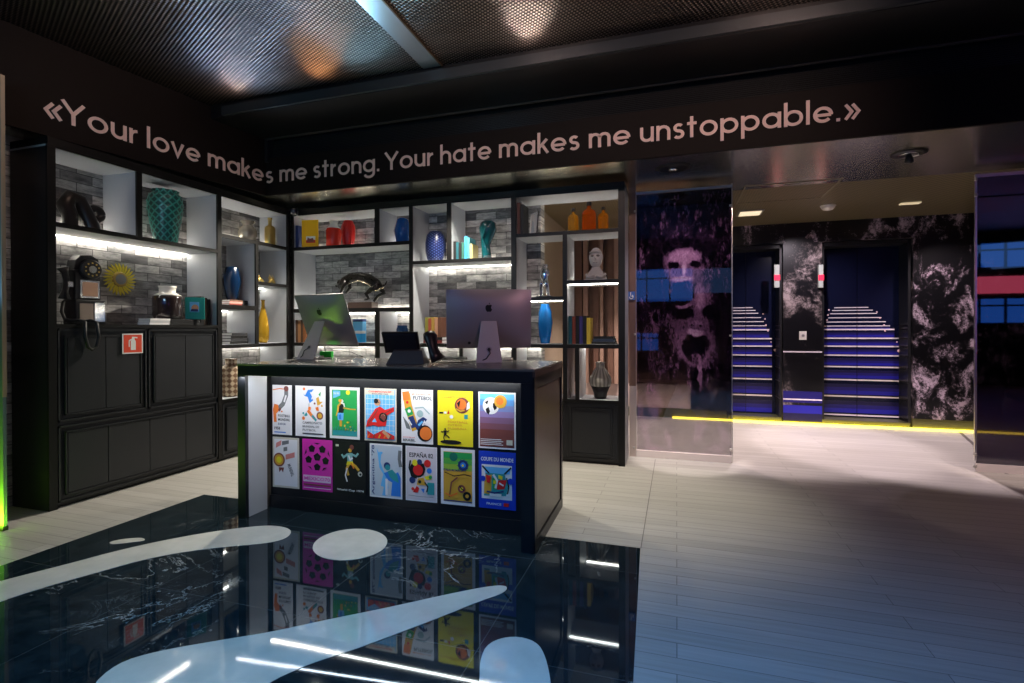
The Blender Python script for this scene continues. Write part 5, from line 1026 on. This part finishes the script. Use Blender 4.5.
# chrome figure
cpt, w_, h_ = info(537, 553, 260, 297, 1, 5.30); hz = PY(545, 260, 5.30).z - 1.681; k = w_ / 2
t = thing('silver_figure', (cpt.x, 5.30, 1.681), 'small chrome figurine of a crouching man resting his chin', 'figurine')
me = bpy.data.meshes.new('body'); V_ = [(0, 0, .40), (0, 0, .55), (.02, 0, .72), (.05, -.02, .80), (.06, -.04, .90), (-.12, 0, .38), (-.35, -.2, .42), (-.40, -.1, .06), (-.55, -.25, .03), (.16, 0, .38), (.25, -.25, .44), (.40, -.05, .06), (.62, -.2, .03), (-.28, 0, .74), (-.38, -.1, .56), (-.2, -.25, .50), (.30, 0, .74), (.42, -.15, .58), (.2, -.25, .74)]
V_ = [(x * k * 1.1, y * k * 1.6, z * hz) for x, y, z in V_]
me.from_pydata(V_, [(0, 1), (1, 2), (2, 3), (3, 4), (0, 5), (5, 6), (6, 7), (7, 8), (0, 9), (9, 10), (10, 11), (11, 12), (2, 13), (13, 14), (14, 15), (2, 16), (16, 17), (17, 18)], [])
o = bpy.data.objects.new('body', me); COL.objects.link(o); o.parent = t; me.materials.append(M['chrome'])
sk = o.modifiers.new('skin', 'SKIN'); R_ = [.36, .34, .40, .20, .34, .26, .22, .16, .16, .26, .22, .16, .16, .2, .15, .12, .2, .15, .12]
for i, rr in enumerate(R_): me.skin_vertices[0].data[i].radius = (rr * k * 1.45, rr * k * 1.45)
me.skin_vertices[0].data[0].use_root = True; sk.use_smooth_shade = True; su = o.modifiers.new('sub', 'SUBSURF'); su.levels = 2; su.render_levels = 2
B().box(-k, k, -.05, .05, 0, .014, M['plastic']).build('base', t)
# totem bust
cpt, w_, h_ = info(585, 607, 248, 280, 1, 5.30); hz = PY(596, 248, 5.30).z - 1.84; k = w_ / 2
t = thing('stone_bust', (cpt.x, 5.30, 1.84), 'pale carved stone bust with tall oval head on the right shelf', 'sculpture'); ST = mat('pale_stone', (.50, .47, .46), .7, noise=.2)
b = B(); b.tube([(0, 0, 0), (0, 0, .12 * hz), (0, 0, .26 * hz), (0, 0, .36 * hz), (0, 0, .42 * hz)], [.98 * k, .95 * k, .70 * k, .42 * k, .38 * k], ST, 20, flat=.55)
b.ball((0, 0, .70 * hz), .62 * k, .5 * k, .31 * hz, ST, 20, 14); b.tube([(-.52 * k, -.42 * k, .84 * hz), (0, -.60 * k, .88 * hz), (.52 * k, -.42 * k, .84 * hz)], .09 * k, ST, 8); b.tube([(-.85 * k, -.2 * k, .20 * hz), (-.60 * k, -.6 * k, .10 * hz), (-.1 * k, -.66 * k, .14 * hz)], .14 * k, ST, 8); b.tube([(.85 * k, -.2 * k, .20 * hz), (.60 * k, -.6 * k, .10 * hz), (.1 * k, -.66 * k, .14 * hz)], .14 * k, ST, 8); b.box(-k, k, -.6 * k, .55 * k, 0, .05 * hz, ST); b.build('body', t)
b = B(); EG = c('eye_grey', (.14, .12, .12)); b.ball((-.24 * k, -.42 * k, .75 * hz), .17 * k, .10 * k, .035 * hz, EG, 10, 8); b.ball((.24 * k, -.42 * k, .75 * hz), .17 * k, .10 * k, .035 * hz, EG, 10, 8); b.ball((0, -.47 * k, .55 * hz), .2 * k, .05 * k, .018 * hz, EG, 10, 8); b.build('eyes', t)
b = B(); b.tube([(0, -.46 * k, .80 * hz), (0, -.56 * k, .68 * hz), (0, -.48 * k, .64 * hz)], [.05 * k, .1 * k, .06 * k], ST, 8); b.tube([(-.16 * k, -.46 * k, .56 * hz), (0, -.50 * k, .55 * hz), (.16 * k, -.46 * k, .56 * hz)], .05 * k, ST, 8); b.ball((-.58 * k, 0, .70 * hz), .08 * k, .12 * k, .09 * hz, ST, 10, 8); b.ball((.58 * k, 0, .70 * hz), .08 * k, .12 * k, .09 * hz, ST, 10, 8); b.build('features', t)
# blue vase C, boxes D, low books, two-tone vase
vase('blue_vase', 537.5, 553, 304, 345, 1, 5.28, 1.196, [(.55, 0), (.62, .03), (.85, .25), (1, .52), (.85, .80), (.55, .97), (.6, 1)], BLV2, 'tall bright blue faceted vase right of the right computer', fn=facet(7, .12), n=28)
for i, (cm, lab, hh) in enumerate(((K('book_teal_dark', .01, .09, .12), 'dark teal spine', .285), (K('book_red_dark', .20, .04, .02), 'dark red spine', .28), (BK, 'black spine', .285), (K('book_violet', .04, .03, .16), 'violet spine', .28), (BK, 'wide black spine', .285), (K('book_mustard', .50, .36, .04), 'mustard spine', .265))):
    book((-1.034 + i * .037, 5.27, 1.1965), .034, .18, hh, cm, 'upright book with a %s in the lower right cell' % lab, 'upright books in the lower right cell')
for i in range(3): book((PY(603, 345, 5.26).x + .012, 5.30, 1.196 + i * .026), .24 - .02 * i, .19, .025, (BK, K('book_night', .02, .03, .06), BK)[i], ('bottom', 'middle', 'top')[i] + ' lying dark book at the right end of the lower right cell', 'lying books in the lower right cell')
def striped():
    m, t, b = nt('cream_and_black_stripes'); v, x, y, z = tcoord(t)
    s_ = math_node(t, 'SINE', math_node(t, 'MULTIPLY', math_node(t, 'ARCTAN2', y, x), 16))
    t.links.new(ramp(t, math_node(t, 'ADD', math_node(t, 'MULTIPLY', s_, .5), .5), [(.4, (.42, .39, .34)), (.6, (.20, .185, .16))]), b.inputs['Base Color']); b.inputs['Roughness'].default_value = .5; return m
cpt, w_, h_ = info(589.5, 611.5, 362, 398, 1, 5.28); hz = PY(600, 362, 5.28).z - .641; k = w_ / 2
t = thing('two_tone_vase', (cpt.x, 5.28, .641), 'striped cream vase with black lower half in the low right niche', 'vase')
B().lathe([(.50 * k, 0), (.55 * k, .03 * hz), (.62 * k, .15 * hz), (.86 * k, .34 * hz)], DBK, n=32).build('base', t)
B().lathe([(.90 * k, .34 * hz), (1.0 * k, .46 * hz), (.97 * k, .56 * hz), (.62 * k, .76 * hz), (.40 * k, .84 * hz), (.38 * k, .95 * hz), (.46 * k, 1 * hz), (.34 * k, .99 * hz)], striped(), n=48).build('body', t)
# bay A: panther on a block
zP = PY(362, 298, 5.30).z; xa, xb_ = PY(350, 300, 5.26).x, PY(374, 300, 5.26).x
t = thing('wood_plinth', ((xa + xb_) / 2, 5.28, 1.599), 'dark brown wooden block under the leaping panther', 'plinth')
B().box(-(xb_ - xa) / 2, (xb_ - xa) / 2, -.07, .07, 0, zP - 1.652, mat('dark_walnut', (.05, .028, .02), .5, noise=.3)).build('block', t, bevel=.004)
t = thing('panther_sculpture', (0, 0, 0), 'glossy black leaping panther sculpture on the wooden block', 'sculpture')
PBm = mat('black_gilt_bronze', (.010, .008, .006), .28, spec=.4)
def Q(px, py, y=5.28): q = PY(px, py, y); return (q.x, q.y, q.z)
b = B(); b.tube([Q(339, 287), Q(345, 281), Q(352, 277.5), Q(361, 276.5), Q(369, 279), Q(376, 284), Q(380, 289)], [.034, .056, .062, .056, .062, .064, .050], PBm, 16); b.build('body', t)
b = B(); b.ball(Q(340.5, 282.5), .045, .04, .038, PBm, 14, 10); b.ball(Q(337, 286), .024, .022, .018, PBm, 10, 8); b.ball(Q(343, 278), .010, .008, .014, PBm, 8, 6); b.build('head', t)
for (pts, rr) in (([Q(347, 281, 5.24), Q(343, 287, 5.23), Q(341, 293, 5.22)], [.035, .02, .015]), ([Q(378, 287, 5.24), Q(371, 290, 5.23), Q(366, 294, 5.23), Q(369, 299, 5.22), Q(365, 299.5, 5.22)], [.045, .035, .024, .018, .016]), ([Q(380, 288, 5.32), Q(384, 293, 5.33), Q(378, 296, 5.33), Q(374, 301, 5.33)], [.04, .028, .02, .018]), ([Q(349, 281, 5.32), Q(350, 288, 5.33), Q(346, 293, 5.33)], [.03, .02, .015])):
    B().tube(pts, rr, PBm, 12).build('leg', t)
B().tube([Q(380, 288, 5.30), Q(385, 285, 5.32), Q(387, 281, 5.33)], [.014, .010, .007], PBm, 8).build('tail', t)
B().tube([Q(348, 284, 5.215), Q(358, 280.5, 5.215), Q(368, 284, 5.212), Q(376, 291, 5.21), Q(384, 287, 5.21)], [.003, .007, .007, .007, .003], c('gilt_line', (.75, .66, .45), .2, metal=.9), 8).build('gilt_line', t)
cpt = PY(369.5, 274, 5.35)
tag(B().tube([(cpt.x, 5.36, 1.90), (cpt.x + .01, 5.36, cpt.z - .04), (cpt.x, 5.36, cpt.z + .015)], [.01, .022, .008], M['white'], 10).build('white_spike'), 'tiny white tip rising behind the back of the panther', 'ornament')
cpt = PY(384, 304, 5.44)
# lower cells: blue boxes, navy jar, colour books, left books
for px0, px1, yt, cm, lab in ((347, 356.5, 319, LB_, 'light blue box, taller, standing behind the left computer'), (353, 362.5, 331, K('cyan_box', .02, .35, .75), 'cyan box standing in front, right of the left computer')):
    p0, p1 = PY(px0, 345, 5.24), PY(px1, yt, 5.24); t = thing('blue_box', ((p0.x + p1.x) / 2, 5.26 if px0 > 350 else 5.40, 1.196), lab, 'box', 'blue boxes behind the left computer')
    B().box(-(p1.x - p0.x) / 2, (p1.x - p0.x) / 2, -.04, .04, 0, p1.z - 1.196, cm).build('box_body', t, bevel=.002); B().box(-(p1.x - p0.x) / 2 - .001, (p1.x - p0.x) / 2 + .001, -.041, .041, p1.z - 1.196 - .03, p1.z - 1.194, W_ if px0 > 350 else NV).build('lid', t)
vase('navy_jar', 396.5, 408, 325.5, 345, 1, 5.34, 1.196, [(.85, 0), (1, .08), (1, .80), (.85, .92), (.9, 1)], mat('navy_glaze', (.01, .05, .16), .2), 'navy blue jar in the cell behind the desk phone', 'jar')
for i, (cm, lab) in enumerate(((K('lime_book', .22, .20, .04), 'lime'), (K('coral_book', .30, .07, .04), 'coral'), (K('mustard_book', .36, .22, .05), 'mustard'), (K('peach_book', .42, .22, .14), 'peach'), (K('brown_book2', .12, .05, .03), 'dark brown'))):
    book((PY(429.5 + i * 3.2, 345, 5.25).x, 5.27, 1.263), .036, .18, .22 - .012 * (i % 2), cm, 'upright %s book left of the right computer' % lab, 'upright books left of the right computer')
for i in range(2): book((PY(436, 345, 5.26).x, 5.28, 1.196 + i * .033), .23, .20, .032, (K('wine_book', .14, .02, .02), BK)[i], ('wine red', 'black')[i] + ' book lying under the upright coloured books', 'lying books under the coloured books')
for i, (cm, lab) in enumerate(((K('walnut_spine', .10, .05, .03), 'walnut'), (K('tan_spine', .30, .14, .06), 'tan'), (K('umber_spine', .07, .035, .02), 'umber'), (K('rust_spine', .22, .08, .03), 'rust'))):
    book((-4.388 + i * .037, 5.25, 1.1965), .034, .19, .27 - .015 * (i % 2), cm, 'upright %s brown book left of the left computer' % lab, 'brown books left of the left computer')
